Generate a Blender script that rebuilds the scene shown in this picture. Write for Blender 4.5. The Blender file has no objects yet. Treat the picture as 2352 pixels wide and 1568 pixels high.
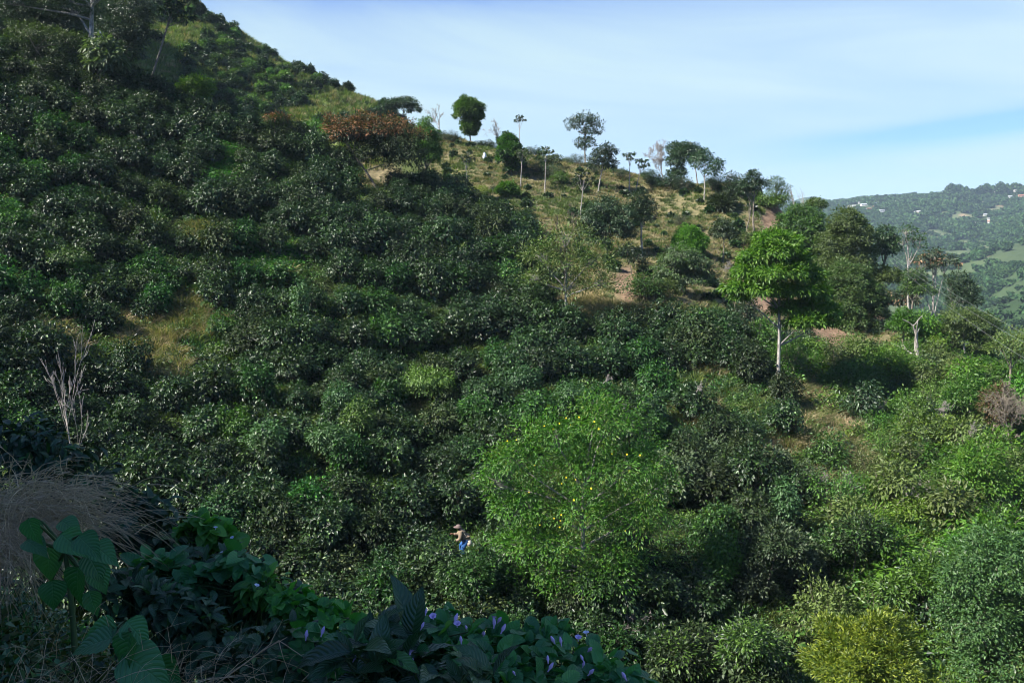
import bpy, math, random
import numpy as np
from mathutils import Vector, Matrix, Euler
sc = bpy.context.scene
C = sc.collection
RNG = np.random.default_rng(7)
random.seed(7)
R = math.radians

# ---------------------------------------------------------------- camera
FPX = 2037.0            # focal length in pixels of a 2352 x 1568 picture
PITCH = R(5.0)
cd = bpy.data.cameras.new('camera'); cam = bpy.data.objects.new('camera', cd); C.objects.link(cam)
cd.sensor_width = 36.0; cd.lens = FPX/2352*36.0
cd.clip_start = 0.1; cd.clip_end = 20000
cam.location = (0, 0, 0); cam.rotation_euler = (R(90)-PITCH, 0, 0)
sc.camera = cam

# ---------------------------------------------------------------- light, sky, exposure
SUN_DIR = Vector((-0.72, -0.34, 0.68)).normalized()      # towards the sun
elev = math.asin(SUN_DIR.z); azim = math.atan2(SUN_DIR.x, SUN_DIR.y)
sl = bpy.data.lights.new('sun', 'SUN'); so = bpy.data.objects.new('sun', sl); C.objects.link(so)
sl.energy = 5.0; sl.angle = R(0.55); sl.color = (1.0, 0.95, 0.85)
so.rotation_euler = SUN_DIR.to_track_quat('Z', 'Y').to_euler()
so.location = (-60, -30, 60)
w = bpy.data.worlds.new('World'); sc.world = w; w.use_nodes = True
nt = w.node_tree; nt.nodes.clear()
def N(nt, t, **k):
    n = nt.nodes.new(t)
    for a, b in k.items(): setattr(n, a, b)
    return n
out = N(nt, 'ShaderNodeOutputWorld'); bg = N(nt, 'ShaderNodeBackground')
sky = N(nt, 'ShaderNodeTexSky', sky_type='NISHITA', sun_disc=False)
sky.sun_elevation = elev; sky.sun_rotation = azim
sky.altitude = 1500; sky.air_density = 1.0; sky.dust_density = 0.6; sky.ozone_density = 1.5
bg.inputs['Strength'].default_value = 0.07
def px_dir(X, Y):
    v = Vector(((X-1176)/FPX, 1.0, -(Y-784)/FPX))
    c, s = math.cos(PITCH), math.sin(PITCH)
    d = Vector((v.x, c*v.y + s*v.z, -s*v.y + c*v.z))
    return d.normalized()
def math_n(op, a, b=None, clamp=False, tree=None):
    t = tree or nt
    n = N(t, 'ShaderNodeMath', operation=op); n.use_clamp = clamp
    for i, v in enumerate((a, b)):
        if v is None: continue
        if isinstance(v, (int, float)): n.inputs[i].default_value = v
        else: t.links.new(v, n.inputs[i])
    return n.outputs[0]
tc = N(nt, 'ShaderNodeTexCoord')
sep = N(nt, 'ShaderNodeSeparateXYZ'); nt.links.new(tc.outputs['Generated'], sep.inputs[0])
az = math_n('ARCTAN2', sep.outputs[0], sep.outputs[1])
el = math_n('ARCSINE', sep.outputs[2])
# thin streaked high cloud: noise stretched along the horizon
comb = N(nt, 'ShaderNodeCombineXYZ')
tilt = math_n('ADD', el, math_n('MULTIPLY', az, 0.10))
nt.links.new(math_n('MULTIPLY', az, 2.2), comb.inputs[0]); nt.links.new(math_n('MULTIPLY', tilt, 13.0), comb.inputs[1])
noi = N(nt, 'ShaderNodeTexNoise'); noi.inputs['Scale'].default_value = 1.0; noi.inputs['Detail'].default_value = 5; noi.inputs['Roughness'].default_value = 0.55
noi.inputs['Distortion'].default_value = 0.6
nt.links.new(comb.outputs[0], noi.inputs['Vector'])
nz = noi.outputs['Fac']
def gap(X, Y, saz, sel, amp, slope=0.0):
    d = px_dir(X, Y); a0 = math.atan2(d.x, d.y); e0 = math.asin(d.z)
    da = math_n('SUBTRACT', az, a0)
    de = math_n('SUBTRACT', math_n('SUBTRACT', el, e0), math_n('MULTIPLY', da, slope))
    q = math_n('ADD', math_n('POWER', math_n('ABSOLUTE', math_n('DIVIDE', da, saz)), 2), math_n('POWER', math_n('ABSOLUTE', math_n('DIVIDE', de, sel)), 2))
    return math_n('MULTIPLY', math_n('EXPONENT', math_n('MULTIPLY', q, -1)), amp)
holes = [gap(2360, 278, 0.20, 0.015, 0.85, 0.10), gap(2100, 300, 0.14, 0.008, 0.35, 0.06), gap(2300, 170, 0.30, 0.022, 0.10, 0.1),
         gap(700, -60, 0.34, 0.035, 0.62, 0.02), gap(1700, -60, 0.45, 0.035, 0.38, 0.0), gap(430, 10, 0.05, 0.05, 0.30),
         gap(1350, -320, 2.2, 0.095, 0.35), gap(1500, 330, 0.25, 0.03, 0.10)]
h = holes[0]
for g in holes[1:]: h = math_n('ADD', h, g)
cov = math_n('ADD', math_n('MULTIPLY', math_n('SUBTRACT', nz, 0.5), 1.1), 0.83)
cov = math_n('SUBTRACT', cov, h)
cov = math_n('SUBTRACT', cov, math_n('MULTIPLY', math_n('SUBTRACT', el, 0.36), 2.2, clamp=True))
cov = math_n('SUBTRACT', cov, math_n('MULTIPLY', math_n('SUBTRACT', math_n('ABSOLUTE', az), 0.9), 0.9, clamp=True))  # cover thinned overhead and behind, out of view, to lower the sky fill
cov = math_n('MAXIMUM', math_n('MINIMUM', cov, 0.93), 0.04)
mx = N(nt, 'ShaderNodeMixRGB'); mx.inputs[2].default_value = (3.45, 4.55, 4.75, 1)
tint = N(nt, 'ShaderNodeMixRGB', blend_type='MULTIPLY'); tint.inputs[0].default_value = 1; tint.inputs[2].default_value = (0.50, 0.70, 1.10, 1)
nt.links.new(sky.outputs[0], tint.inputs[1]); nt.links.new(cov, mx.inputs[0]); nt.links.new(tint.outputs[0], mx.inputs[1])
nt.links.new(mx.outputs[0], bg.inputs['Color']); nt.links.new(bg.outputs[0], out.inputs[0])
vs = sc.view_settings; vs.view_transform = 'Standard'; vs.look = 'None'; vs.gamma = 1; vs.exposure = 1.45; vs.use_curve_mapping = False
sc.cycles.use_denoising = True; sc.cycles.denoiser = 'OPENIMAGEDENOISE'; sc.cycles.denoising_input_passes = 'RGB_ALBEDO_NORMAL'; sc.cycles.denoising_prefilter = 'ACCURATE'; sc.cycles.filter_width = 1.0; sc.cycles.max_bounces = 6; sc.cycles.transparent_max_bounces = 8; sc.cycles.diffuse_bounces = 2; sc.cycles.glossy_bounces = 2
sc.cycles.transmission_bounces = 3; sc.cycles.volume_bounces = 0

# ---------------------------------------------------------------- terrain maths
def ray(X, Y):
    """direction through a picture point scaled to y = 1 (forward)."""
    X = np.asarray(X, float); Y = np.asarray(Y, float)
    vx = (X-1176)/FPX; vz = -(Y-784)/FPX
    c, s = math.cos(PITCH), math.sin(PITCH)
    fy = c + s*vz; fz = -s + c*vz
    return vx/fy, fz/fy
def proj(x, y, z):
    c, s = math.cos(PITCH), math.sin(PITCH)
    f = c*y - s*z; u = s*y + c*z
    f = np.where(np.abs(f) < 1e-3, 1e-3, f)
    return 1176 + FPX*x/f, 784 - FPX*u/f
def tps_fit(P, V, lam=0.02):
    P = np.asarray(P, float); V = np.asarray(V, float); n = len(P)
    d2 = ((P[:, None]-P[None])**2).sum(-1)
    K = np.where(d2 > 0, d2*np.log(np.maximum(d2, 1e-12)), 0)*0.5 + lam*np.eye(n)*d2.mean()**0.5
    A = np.zeros((n+3, n+3)); A[:n, :n] = K; A[:n, n] = 1; A[:n, n+1:] = P; A[n, :n] = 1; A[n+1:, :n] = P.T
    sol = np.linalg.solve(A, np.concatenate([V, np.zeros(3)]))
    return P, sol
def tps_eval(m, x, y):
    P, s = m; n = len(P)
    x = np.asarray(x, float); y = np.asarray(y, float)
    o = s[n] + s[n+1]*x + s[n+2]*y
    for i in range(n):
        d2 = (x-P[i, 0])**2 + (y-P[i, 1])**2
        o = o + s[i]*0.5*d2*np.log(np.maximum(d2, 1e-9))
    return o
_perm = np.random.default_rng(3).random((256, 256))
def vnoise(x, y):
    xi = np.floor(x).astype(int); yi = np.floor(y).astype(int); fx = x-xi; fy = y-yi
    fx = fx*fx*(3-2*fx); fy = fy*fy*(3-2*fy)
    g = lambda a, b: _perm[a & 255, b & 255]
    return (g(xi, yi)*(1-fx)+g(xi+1, yi)*fx)*(1-fy) + (g(xi, yi+1)*(1-fx)+g(xi+1, yi+1)*fx)*fy - 0.5
def fbm(x, y, o=4):
    x = np.asarray(x, float); y = np.asarray(y, float); v = 0; a = 1
    for i in range(o): v = v + a*vnoise(x+13.7*i, y+7.3*i); a *= 0.5; x = x*2.03; y = y*2.03
    return v
GP = []; GV = []
def g_px(X, Y, d, off=0.0):
    a, b = ray(X, Y); GP.append((float(a)*d, d)); GV.append(float(b)*d-off)
def g_w(x, y, z): GP.append((x, y)); GV.append(z)
# coffee slope (the ground lies below the bush tops one sees)
for X, L in {300: [(1100, 40), (1000, 44), (900, 48), (700, 58), (500, 67), (300, 78), (190, 86)],
             0: [(1000, 40), (800, 47), (600, 56), (400, 66), (250, 73), (120, 82)],
             650: [(1250, 38), (1100, 42), (900, 50), (700, 60), (500, 72), (390, 79), (310, 85)],
             1000: [(1500, 31), (1380, 35), (1290, 38), (1150, 43), (1000, 49), (850, 56), (700, 64), (600, 70), (500, 77), (440, 82)],
             1250: [(1560, 30), (1400, 35), (1200, 41), (1000, 48), (850, 55), (740, 63)],
             1500: [(1500, 33), (1300, 38), (1100, 44), (950, 51), (820, 60)]}.items():
    for Y, d in L: g_px(X, Y, d, 1.6)
# crest of the coffee slope falls away behind
g_px(350, 250, 112, 6); g_px(620, 380, 115, 5); g_px(850, 450, 108, 5); g_px(60, 150, 118, 4)
# sunlit big hill
for a in [(420, 260, 138), (480, 150, 155), (440, 60, 172), (445, 5, 190), (560, 110, 183), (700, 160, 178), (620, 240, 150), (800, 250, 150), (930, 275, 168), (780, 205, 174), (860, 300, 132), (300, 60, 150), (150, 40, 140), (250, -60, 185), (0, -60, 160)]: g_px(*a, 1.0)
for a in [(470, 40, 240), (700, 200, 235), (930, 320, 230), (200, 0, 235)]: g_px(*a, 8.0)
# dry grass hill
for a in [(1000, 312, 128), (1110, 330, 130), (1300, 380, 130), (1450, 412, 127), (1600, 446, 121), (1700, 460, 117), (1800, 490, 112),
          (1050, 400, 112), (1100, 450, 103), (1180, 420, 110), (1250, 450, 108), (1250, 500, 98), (1400, 450, 110), (1400, 520, 97), (1550, 500, 105), (1600, 570, 92), (1700, 540, 98), (1770, 520, 104),
          (1240, 560, 90), (1330, 610, 82), (1330, 690, 72), (1500, 640, 79), (1540, 690, 72.5), (1400, 705, 70), (1650, 610, 85), (1680, 700, 77)]: g_px(*a, 0.0)
for a in [(1000, 360, 165), (1300, 430, 165), (1600, 520, 155), (1800, 560, 150)]: g_px(*a, 6.0)
# eastern spur and lush gully
for a in [(1720, 770, 68), (1800, 868, 60), (1650, 950, 53), (1900, 780, 74), (1860, 640, 88), (1940, 640, 92), (2000, 700, 86), (2050, 740, 80), (2135, 760, 78), (2200, 810, 73), (2350, 900, 64),
          (2000, 870, 62), (2150, 900, 60), (2100, 1000, 53), (2300, 1000, 52), (2200, 1150, 45), (2000, 1150, 44), (1850, 1050, 48), (1700, 1150, 44), (1900, 1300, 39), (1650, 1350, 38),
          (1800, 1500, 35), (2200, 1350, 37), (2340, 1560, 31), (2050, 1560, 33), (1500, 1600, 31)]: g_px(*a, 1.0)
for a in [(2000, 760, 112), (2200, 900, 100), (2350, 1000, 92), (1850, 640, 125)]: g_px(*a, 8.0)
# the bank we stand on
g_w(0, 0, -1.7); g_w(-3, 0, -0.9); g_w(3, 0, -3.0); g_w(0, 4, -2.9); g_w(-3, 5, -2.3); g_w(-5, 8, -3.0); g_w(2, 4, -3.9); g_w(-2, 8, -4.9); g_w(3, 8, -6.6); g_w(-7, 11, -4.9)
g_w(-14, 4, 2.5); g_w(-10, -4, 3.0); g_w(-18, -8, 9); g_w(4, -8, -1.5); g_w(12, -5, -5.5); g_w(14, 6, -10); g_w(-20, 14, 0.5)
g_w(0, 16, -10.5); g_w(10, 18, -13); g_w(-8, 20, -9.5); g_w(22, 14, -14); g_w(-24, 24, -4.5); g_w(-2, 24, -12.8); g_w(14, 24, -15.2); g_w(30, 20, -14.5)
g_w(-60, 60, 14); g_w(-74, 96, 40); g_w(-60, 30, 6); g_w(-88, 130, 67); g_w(-110, 180, 88); g_w(-130, 60, 48); g_w(-60, 0, 8); g_w(-130, 0, 30)
g_w(50, 50, -14); g_w(60, 70, -24); g_w(60, 30, -20); g_w(90, 60, -50); g_w(100, 110, -70); g_w(60, 140, -34); g_w(120, 20, -70); g_w(60, 0, -25); g_w(100, 180, -80)
g_w(0, 200, 0); g_w(50, 200, -45); g_w(-20, 250, 6); g_w(-90, 260, 55)
TP = tps_fit(GP, GV, 0.012)
def edge_drop(x, y):
    d = np.maximum.reduce([x-95, y-225, -x-170, -y-20, np.zeros_like(x)])
    return 1.3*d + 0.02*d*d
def H(x, y):
    x = np.asarray(x, float); y = np.asarray(y, float)
    dist = np.sqrt(x*x+y*y)
    k = np.clip((dist-10)/25, 0.12, 1)
    z = tps_eval(TP, x, y) + k*(1.5*fbm(x/14+3, y/14+9, 3) + 0.35*fbm(x/2.3, y/2.3, 3))
    return z - edge_drop(x, y)
FP = []; FV = []
def f_px(X, Y, d):
    a, b = ray(X, Y); FP.append((float(a)*d, d)); FV.append(float(b)*d)
for a in [(1840, 474, 2150), (1918, 473, 1980), (2016, 462, 1900), (2100, 455, 1800), (2220, 450, 1760), (2352, 447, 1700), (2500, 440, 1650), (1840, 500, 1700), (1918, 500, 1600), (2000, 490, 1650), (2000, 560, 1250), (2000, 640, 900), (1900, 600, 1000),
          (2150, 500, 1450), (2150, 580, 1150), (2150, 680, 820), (2150, 780, 620), (2300, 470, 1500), (2300, 540, 1180), (2300, 600, 950), (2340, 700, 700), (2340, 800, 520), (2500, 520, 1100), (2500, 650, 700), (2500, 850, 420), (1700, 520, 1700), (1700, 700, 900)]: f_px(*a)
for x, y, z in [(900, 2600, 40), (1300, 2400, 60), (600, 2700, 20), (0, 400, -160), (0, 900, -170), (-400, 1500, -150), (150, 300, -150), (-800, 600, -120), (800, 400, 40), (1400, 900, 200), (1600, 1600, 240)]:
    FP.append((x, y)); FV.append(z)
FT = tps_fit(np.array(FP)/500, FV, 0.002)
def HF(x, y):
    x = np.asarray(x, float); y = np.asarray(y, float)
    z = tps_eval(FT, x/500, y/500)
    t = (0.80*x-0.60*y)/210 + 1.3*fbm(x/700, y/700, 2)
    s = np.abs(((t % 2)-1))            # ridged spurs running down towards the river
    env = np.clip((1950-y)/500, 0.05, 1)*np.clip((y-250)/300, 0, 1)
    z = z + env*(42*(0.5-s)) + env*30*fbm(x/160, y/160, 4)
    t2 = (0.9*x-0.3*y)/75+fbm(x/200, y/200, 2)*1.5
    z = z + env*7*(0.5-np.abs((t2 % 2)-1))
    return z
def hit(X, Y, f=H, t0=3, t1=240, n=2400):
    a, b = ray(X, Y); a = float(a); b = float(b)
    t = np.geomspace(t0, t1, n); z = f(a*t, t); under = b*t < z
    if not under.any(): return None
    i = int(np.argmax(under))
    return Vector((a*t[i], t[i], float(z[i])))
def at(X, d, f=H):
    a, _ = ray(X, 600); x = float(a)*d
    return Vector((x, d, float(f(np.array([x]), np.array([d]))[0])))

# ---------------------------------------------------------------- mesh helpers
def mesh_np(name, V, F, mat=None, nside=None, attr=None, smooth=False):
    """V (n,3); F (m,k) array or list of arrays."""
    me = bpy.data.meshes.new(name)
    Fs = F if isinstance(F, list) else [F]
    loops = np.concatenate([f.ravel() for f in Fs]).astype(np.int32)
    tot = np.concatenate([np.full(len(f), f.shape[1]) for f in Fs]).astype(np.int32)
    st = np.concatenate([[0], np.cumsum(tot)[:-1]]).astype(np.int32)
    me.vertices.add(len(V)); me.vertices.foreach_set('co', np.asarray(V, np.float32).ravel())
    me.loops.add(len(loops)); me.loops.foreach_set('vertex_index', loops)
    me.polygons.add(len(tot)); me.polygons.foreach_set('loop_start', st); me.polygons.foreach_set('loop_total', tot)
    me.update(calc_edges=True)
    if smooth: me.polygons.foreach_set('use_smooth', np.ones(len(tot), bool))
    if attr is not None:
        for k, (dom, arr) in attr.items():
            at_ = me.attributes.new(k, 'FLOAT', dom); at_.data.foreach_set('value', np.asarray(arr, np.float32))
    if mat:
        for m in (mat if isinstance(mat, (list, tuple)) else [mat]): me.materials.append(m)
    return me
def obj(name, me, parent=None, loc=None):
    o = bpy.data.objects.new(name, me); C.objects.link(o)
    if parent: o.parent = parent
    if loc is not None: o.location = loc
    return o
def tag(o, label=None, cat=None, group=None, kind=None):
    if label: o['label'] = label
    if cat: o['category'] = cat
    if group: o['group'] = group
    if kind: o['kind'] = kind
    return o
def thing(name, label, cat, loc, group=None, rz=0):
    o = bpy.data.objects.new(name, None); C.objects.link(o); o.empty_display_size = 0.3
    o.location = loc; o.rotation_euler = (0, 0, rz)
    return tag(o, label, cat, group)
HAZE = True
# ---------------------------------------------------------------- materials
def new_mat(name):
    m = bpy.data.materials.new(name); m.use_nodes = True; t = m.node_tree; t.nodes.clear()
    return m, t
def leaf_mat(name, c1, c2, rough=0.4, trans=0.22, spec=0.5, c3=None, var=0.35):
    """leaf colours vary from leaf to leaf (attribute rnd) and from plant to plant (object random)."""
    m, t = new_mat(name)
    o = N(t, 'ShaderNodeOutputMaterial'); p = N(t, 'ShaderNodeBsdfPrincipled'); tr = N(t, 'ShaderNodeBsdfTranslucent'); mix = N(t, 'ShaderNodeMixShader')
    at_ = N(t, 'ShaderNodeAttribute'); at_.attribute_name = 'rnd'
    cr = N(t, 'ShaderNodeValToRGB'); e = cr.color_ramp.elements
    e[0].position = 0.05; e[0].color = (*c1, 1); e[1].position = 0.93; e[1].color = (*c2, 1)
    if c3: q = e.new(0.985); q.color = (*c3, 1)
    t.links.new(at_.outputs['Fac'], cr.inputs[0])
    oi = N(t, 'ShaderNodeObjectInfo'); hs = N(t, 'ShaderNodeHueSaturation')
    mr = N(t, 'ShaderNodeMapRange'); mr.inputs['To Min'].default_value = 1-var; mr.inputs['To Max'].default_value = 1+var
    t.links.new(oi.outputs['Random'], mr.inputs[0]); t.links.new(mr.outputs[0], hs.inputs['Value'])
    mr2 = N(t, 'ShaderNodeMapRange'); mr2.inputs['To Min'].default_value = 0.485; mr2.inputs['To Max'].default_value = 0.512
    wn = N(t, 'ShaderNodeTexWhiteNoise', noise_dimensions='1D'); t.links.new(oi.outputs['Random'], wn.inputs['W'])
    t.links.new(wn.outputs['Value'], mr2.inputs[0]); t.links.new(mr2.outputs[0], hs.inputs['Hue'])
    t.links.new(cr.outputs[0], hs.inputs['Color'])
    t.links.new(hs.outputs[0], p.inputs['Base Color'])
    p.inputs['Roughness'].default_value = rough; p.inputs['Specular IOR Level'].default_value = spec
    br = N(t, 'ShaderNodeMixRGB', blend_type='MULTIPLY'); br.inputs[0].default_value = 1; br.inputs[2].default_value = (1.5, 1.9, 0.5, 1)
    t.links.new(hs.outputs[0], br.inputs[1]); t.links.new(br.outputs[0], tr.inputs['Color'])
    mix.inputs[0].default_value = trans
    t.links.new(p.outputs[0], mix.inputs[1]); t.links.new(tr.outputs[0], mix.inputs[2]); t.links.new(mix.outputs[0], o.inputs[0])
    return m
def bark_mat(name, c1, c2, scale=6.0):
    m, t = new_mat(name)
    o = N(t, 'ShaderNodeOutputMaterial'); p = N(t, 'ShaderNodeBsdfPrincipled'); p.inputs['Roughness'].default_value = 0.85
    g = N(t, 'ShaderNodeTexCoord'); mp = N(t, 'ShaderNodeMapping'); mp.inputs['Scale'].default_value = (1, 1, 0.45)
    n = N(t, 'ShaderNodeTexNoise'); n.inputs['Scale'].default_value = scale; n.inputs['Detail'].default_value = 6; n.inputs['Roughness'].default_value = 0.7
    cr = N(t, 'ShaderNodeValToRGB'); e = cr.color_ramp.elements; e[0].position = 0.38; e[0].color = (*c1, 1); e[1].position = 0.62; e[1].color = (*c2, 1)
    t.links.new(g.outputs['Object'], mp.inputs[0]); t.links.new(mp.outputs[0], n.inputs['Vector']); t.links.new(n.outputs['Fac'], cr.inputs[0]); t.links.new(cr.outputs[0], p.inputs['Base Color'])
    b = N(t, 'ShaderNodeBump'); b.inputs['Strength'].default_value = 0.5; b.inputs['Distance'].default_value = 0.02
    t.links.new(n.outputs['Fac'], b.inputs['Height']); t.links.new(b.outputs[0], p.inputs['Normal']); t.links.new(p.outputs[0], o.inputs[0])
    return m
def flat_mat(name, c, rough=0.7, scale=8, amt=0.15, spec=0.3):
    m, t = new_mat(name)
    o = N(t, 'ShaderNodeOutputMaterial'); p = N(t, 'ShaderNodeBsdfPrincipled'); p.inputs['Roughness'].default_value = rough; p.inputs['Specular IOR Level'].default_value = spec
    n = N(t, 'ShaderNodeTexNoise'); n.inputs['Scale'].default_value = scale; n.inputs['Detail'].default_value = 4
    g = N(t, 'ShaderNodeTexCoord'); t.links.new(g.outputs['Object'], n.inputs['Vector'])
    cr = N(t, 'ShaderNodeValToRGB'); e = cr.color_ramp.elements
    e[0].position = 0.3; e[0].color = (*[x*(1-amt) for x in c], 1); e[1].position = 0.7; e[1].color = (*[min(1, x*(1+amt)) for x in c], 1)
    t.links.new(n.outputs['Fac'], cr.inputs[0]); t.links.new(cr.outputs[0], p.inputs['Base Color']); t.links.new(p.outputs[0], o.inputs[0])
    return m
def vattr_mat(name, stops_by_attr, base1, base2, scale, det=6, rough=0.95, bump=0.3):
    """ground: two-tone noise base, then further colours laid where the named attributes (ground cover) say so."""
    m, t = new_mat(name)
    o = N(t, 'ShaderNodeOutputMaterial'); p = N(t, 'ShaderNodeBsdfPrincipled'); p.inputs['Roughness'].default_value = rough; p.inputs['Specular IOR Level'].default_value = 0.1
    g = N(t, 'ShaderNodeTexCoord')
    n = N(t, 'ShaderNodeTexNoise'); n.inputs['Scale'].default_value = scale; n.inputs['Detail'].default_value = det; n.inputs['Roughness'].default_value = 0.65
    t.links.new(g.outputs['Object'], n.inputs['Vector'])
    def ramp(a, b, lo=0.35, hi=0.65):
        cr = N(t, 'ShaderNodeValToRGB'); e = cr.color_ramp.elements; e[0].position = lo; e[0].color = (*a, 1); e[1].position = hi; e[1].color = (*b, 1)
        t.links.new(n.outputs['Fac'], cr.inputs[0]); return cr.outputs[0]
    col = ramp(base1, base2)
    for an, (a, b) in stops_by_attr.items():
        q = N(t, 'ShaderNodeAttribute'); q.attribute_name = an
        mxx = N(t, 'ShaderNodeMixRGB'); t.links.new(q.outputs['Fac'], mxx.inputs[0]); t.links.new(col, mxx.inputs[1]); t.links.new(ramp(a, b), mxx.inputs[2]); col = mxx.outputs[0]
    t.links.new(col, p.inputs['Base Color'])
    bm_ = N(t, 'ShaderNodeBump'); bm_.inputs['Strength'].default_value = bump; bm_.inputs['Distance'].default_value = 0.5/scale
    t.links.new(n.outputs['Fac'], bm_.inputs['Height']); t.links.new(bm_.outputs[0], p.inputs['Normal']); t.links.new(p.outputs[0], o.inputs[0])
    return m

# ---------------------------------------------------------------- ground cover masks (world space, from patches laid on the slope)
def blob(x, y, pts, soft=0.35):
    """union of ellipses given as (X, Y, rX, rY) as seen, evaluated where the ground point shows."""
    X, Y = proj(x, y, H(x, y)); v = np.zeros_like(X)
    nn = 0.5*fbm(X/40, Y/40, 3)
    for cx, cy, rx, ry in pts:
        q = np.sqrt(((X-cx)/rx)**2+((Y-cy)/ry)**2)+nn
        v = np.maximum(v, np.clip((1.15-q)/soft, 0, 1))
    return v
DRY = [(385, 745, 130, 55), (370, 830, 70, 45), (430, 670, 60, 35), (960, 955, 60, 30), (1790, 1020, 55, 40), (1900, 985, 70, 45), (1850, 900, 60, 35), (1100, 680, 70, 30), (1400, 718, 160, 14),
       (1600, 960, 60, 35), (1350, 700, 60, 20), (850, 400, 60, 35), (640, 640, 45, 20), (1640, 830, 60, 30), (1870, 1130, 70, 50), (470, 545, 40, 30), (1960, 1060, 40, 60), (90, 800, 90, 50)]
LUSH = [(520, 375, 60, 50), (640, 590, 55, 25), (480, 420, 50, 40), (690, 430, 30, 40), (170, 190, 30, 40)]
SOIL = [(1440, 655, 28, 45), (1915, 775, 60, 45), (1960, 1020, 30, 25), (640, 285, 40, 14), (1770, 690, 55, 25), (2080, 690, 70, 45), (2200, 775, 25, 60), (1800, 505, 45, 35), (2030, 715, 60, 50), (2180, 740, 40, 60), (2225, 800, 25, 45)]
GAPS = DRY[:6] + [(2000, 1000, 10, 10)]
def cover(x, y):
    X, Y = proj(x, y, H(x, y)); d = y
    hill = np.clip((d-70-(X > 1650)*0)/8, 0, 1)
    # dry grass hill: right of the coffee, beyond the terrace
    tan = np.clip((X-965-np.clip(Y-430, 0, 400)*0.9)/60, 0, 1)*np.clip((d-66)/5, 0, 1)*np.clip((2150-X)/120, 0, 1)
    big = np.clip((d-118)/10, 0, 1)*np.clip((1010-X)/40, 0, 1)
    return dict(tan=np.maximum(tan*(d < 160), 0), big=big, dry=blob(x, y, DRY), lush=blob(x, y, LUSH), soil=blob(x, y, SOIL, 0.25))

# near terrain mesh
xs = np.arange(-190, 120.01, 0.9); ys = np.concatenate([np.arange(-24, 12, 0.4), np.arange(12, 255, 0.9)])
XX, YY = np.meshgrid(xs, ys); x_ = XX.ravel(); y_ = YY.ravel(); z_ = H(x_, y_)
nx = len(xs); ny = len(ys)
idx = np.arange(nx*ny).reshape(ny, nx)
F = np.stack([idx[:-1, :-1], idx[:-1, 1:], idx[1:, 1:], idx[1:, :-1]], -1).reshape(-1, 4)
cv = cover(x_, y_)
n1 = 0.5+0.8*fbm(x_/5, y_/5, 4)
cv['big'] = cv['big']
m_ground = vattr_mat('hillside ground', {
    'big': ((0.06, 0.10, 0.025), (0.16, 0.19, 0.06)),
    'tan': ((0.085, 0.088, 0.038), (0.20, 0.168, 0.092)),
    'dry': ((0.07, 0.062, 0.034), (0.19, 0.155, 0.09)),
    'lush': ((0.03, 0.12, 0.01), (0.06, 0.22, 0.02)),
    'soil': ((0.12, 0.080, 0.052), (0.25, 0.17, 0.115))}, (0.010, 0.017, 0.006), (0.034, 0.045, 0.016), 1.3, bump=0.6)
terr = obj('hillside', mesh_np('hillside', np.stack([x_, y_, z_], -1), F, m_ground, attr={k: ('POINT', v) for k, v in cv.items()}, smooth=True))
tag(terr, kind='structure')

# far valley and the ridge across it
xf = np.concatenate([np.arange(-900, 0, 60), np.arange(0, 1500, 10), np.arange(1500, 2900, 100)]); yf = np.concatenate([np.arange(-200, 240, 60), np.arange(240, 2200, 10), np.arange(2200, 3800, 100)])
XX, YY = np.meshgrid(xf, yf); x_ = XX.ravel(); y_ = YY.ravel(); z_ = HF(x_, y_)
z_ = np.where(y_ < 240, -170, z_); z_ = np.where((y_ < 330) & (x_ < 160), np.minimum(z_, -150), z_)
z_ = np.where((y_ > 2300), np.minimum(z_, 60), z_)
idx = np.arange(len(xf)*len(yf)).reshape(len(yf), len(xf))
F = np.stack([idx[:-1, :-1], idx[:-1, 1:], idx[1:, 1:], idx[1:, :-1]], -1).reshape(-1, 4)
tt = (0.80*x_-0.60*y_)/210 + 1.3*fbm(x_/700, y_/700, 2); ss = np.abs((tt % 2)-1)
past = np.clip((0.62-ss+1.0*fbm(x_/130+5, y_/130, 4))*2.2, 0, 1)
past = past*(np.clip((y_-500)/300, 0, 1))
bare = np.clip((fbm(x_/60+50, y_/60, 3)-0.33)*6, 0, 1)*past
def fe(L, soft=0.4):
    X, Y = proj(x_, y_, z_); v = np.zeros_like(X); nn = 0.6*fbm(x_/40, y_/40, 3)
    for cx, cy, rx, ry in L: v = np.maximum(v, np.clip((1.1-np.sqrt(((X-cx)/rx)**2+((Y-cy)/ry)**2)-nn)/soft, 0, 1))
    return v*(y_ > 300)
past = np.maximum(past*0.35, fe([(2230, 470, 40, 10), (2190, 500, 60, 14), (2140, 540, 50, 14), (2260, 490, 30, 10), (2300, 480, 40, 8), (2200, 540, 120, 5), (2170, 590, 60, 16), (2240, 560, 60, 9), (2130, 625, 40, 20), (2290, 535, 50, 6), (2040, 510, 40, 8)]))
bare = np.maximum(bare*0.6, fe([(2018, 469, 9, 4), (2012, 478, 8, 3), (2035, 470, 12, 4), (2213, 496, 4, 5), (2235, 528, 13, 4), (2228, 520, 10, 4), (2305, 528, 16, 1.6), (2345, 508, 8, 6), (2272, 515, 7, 4), (2140, 488, 10, 3), (2322, 490, 12, 4), (2225, 586, 8, 5), (2250, 590, 18, 2), (2300, 470, 20, 4), (2185, 530, 10, 3), (2060, 463, 14, 3)]))
m_far = vattr_mat('far hills', {'past': ((0.065, 0.09, 0.045), (0.115, 0.125, 0.070)), 'bare': ((0.18, 0.13, 0.08), (0.30, 0.21, 0.14))}, (0.018, 0.035, 0.014), (0.04, 0.075, 0.025), 0.012, det=8, bump=0.2)
far = obj('far_hills', mesh_np('far hills', np.stack([x_, y_, z_], -1), F, m_far, attr={'past': ('POINT', past), 'bare': ('POINT', bare)}, smooth=True))
tag(far, kind='structure')
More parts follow.
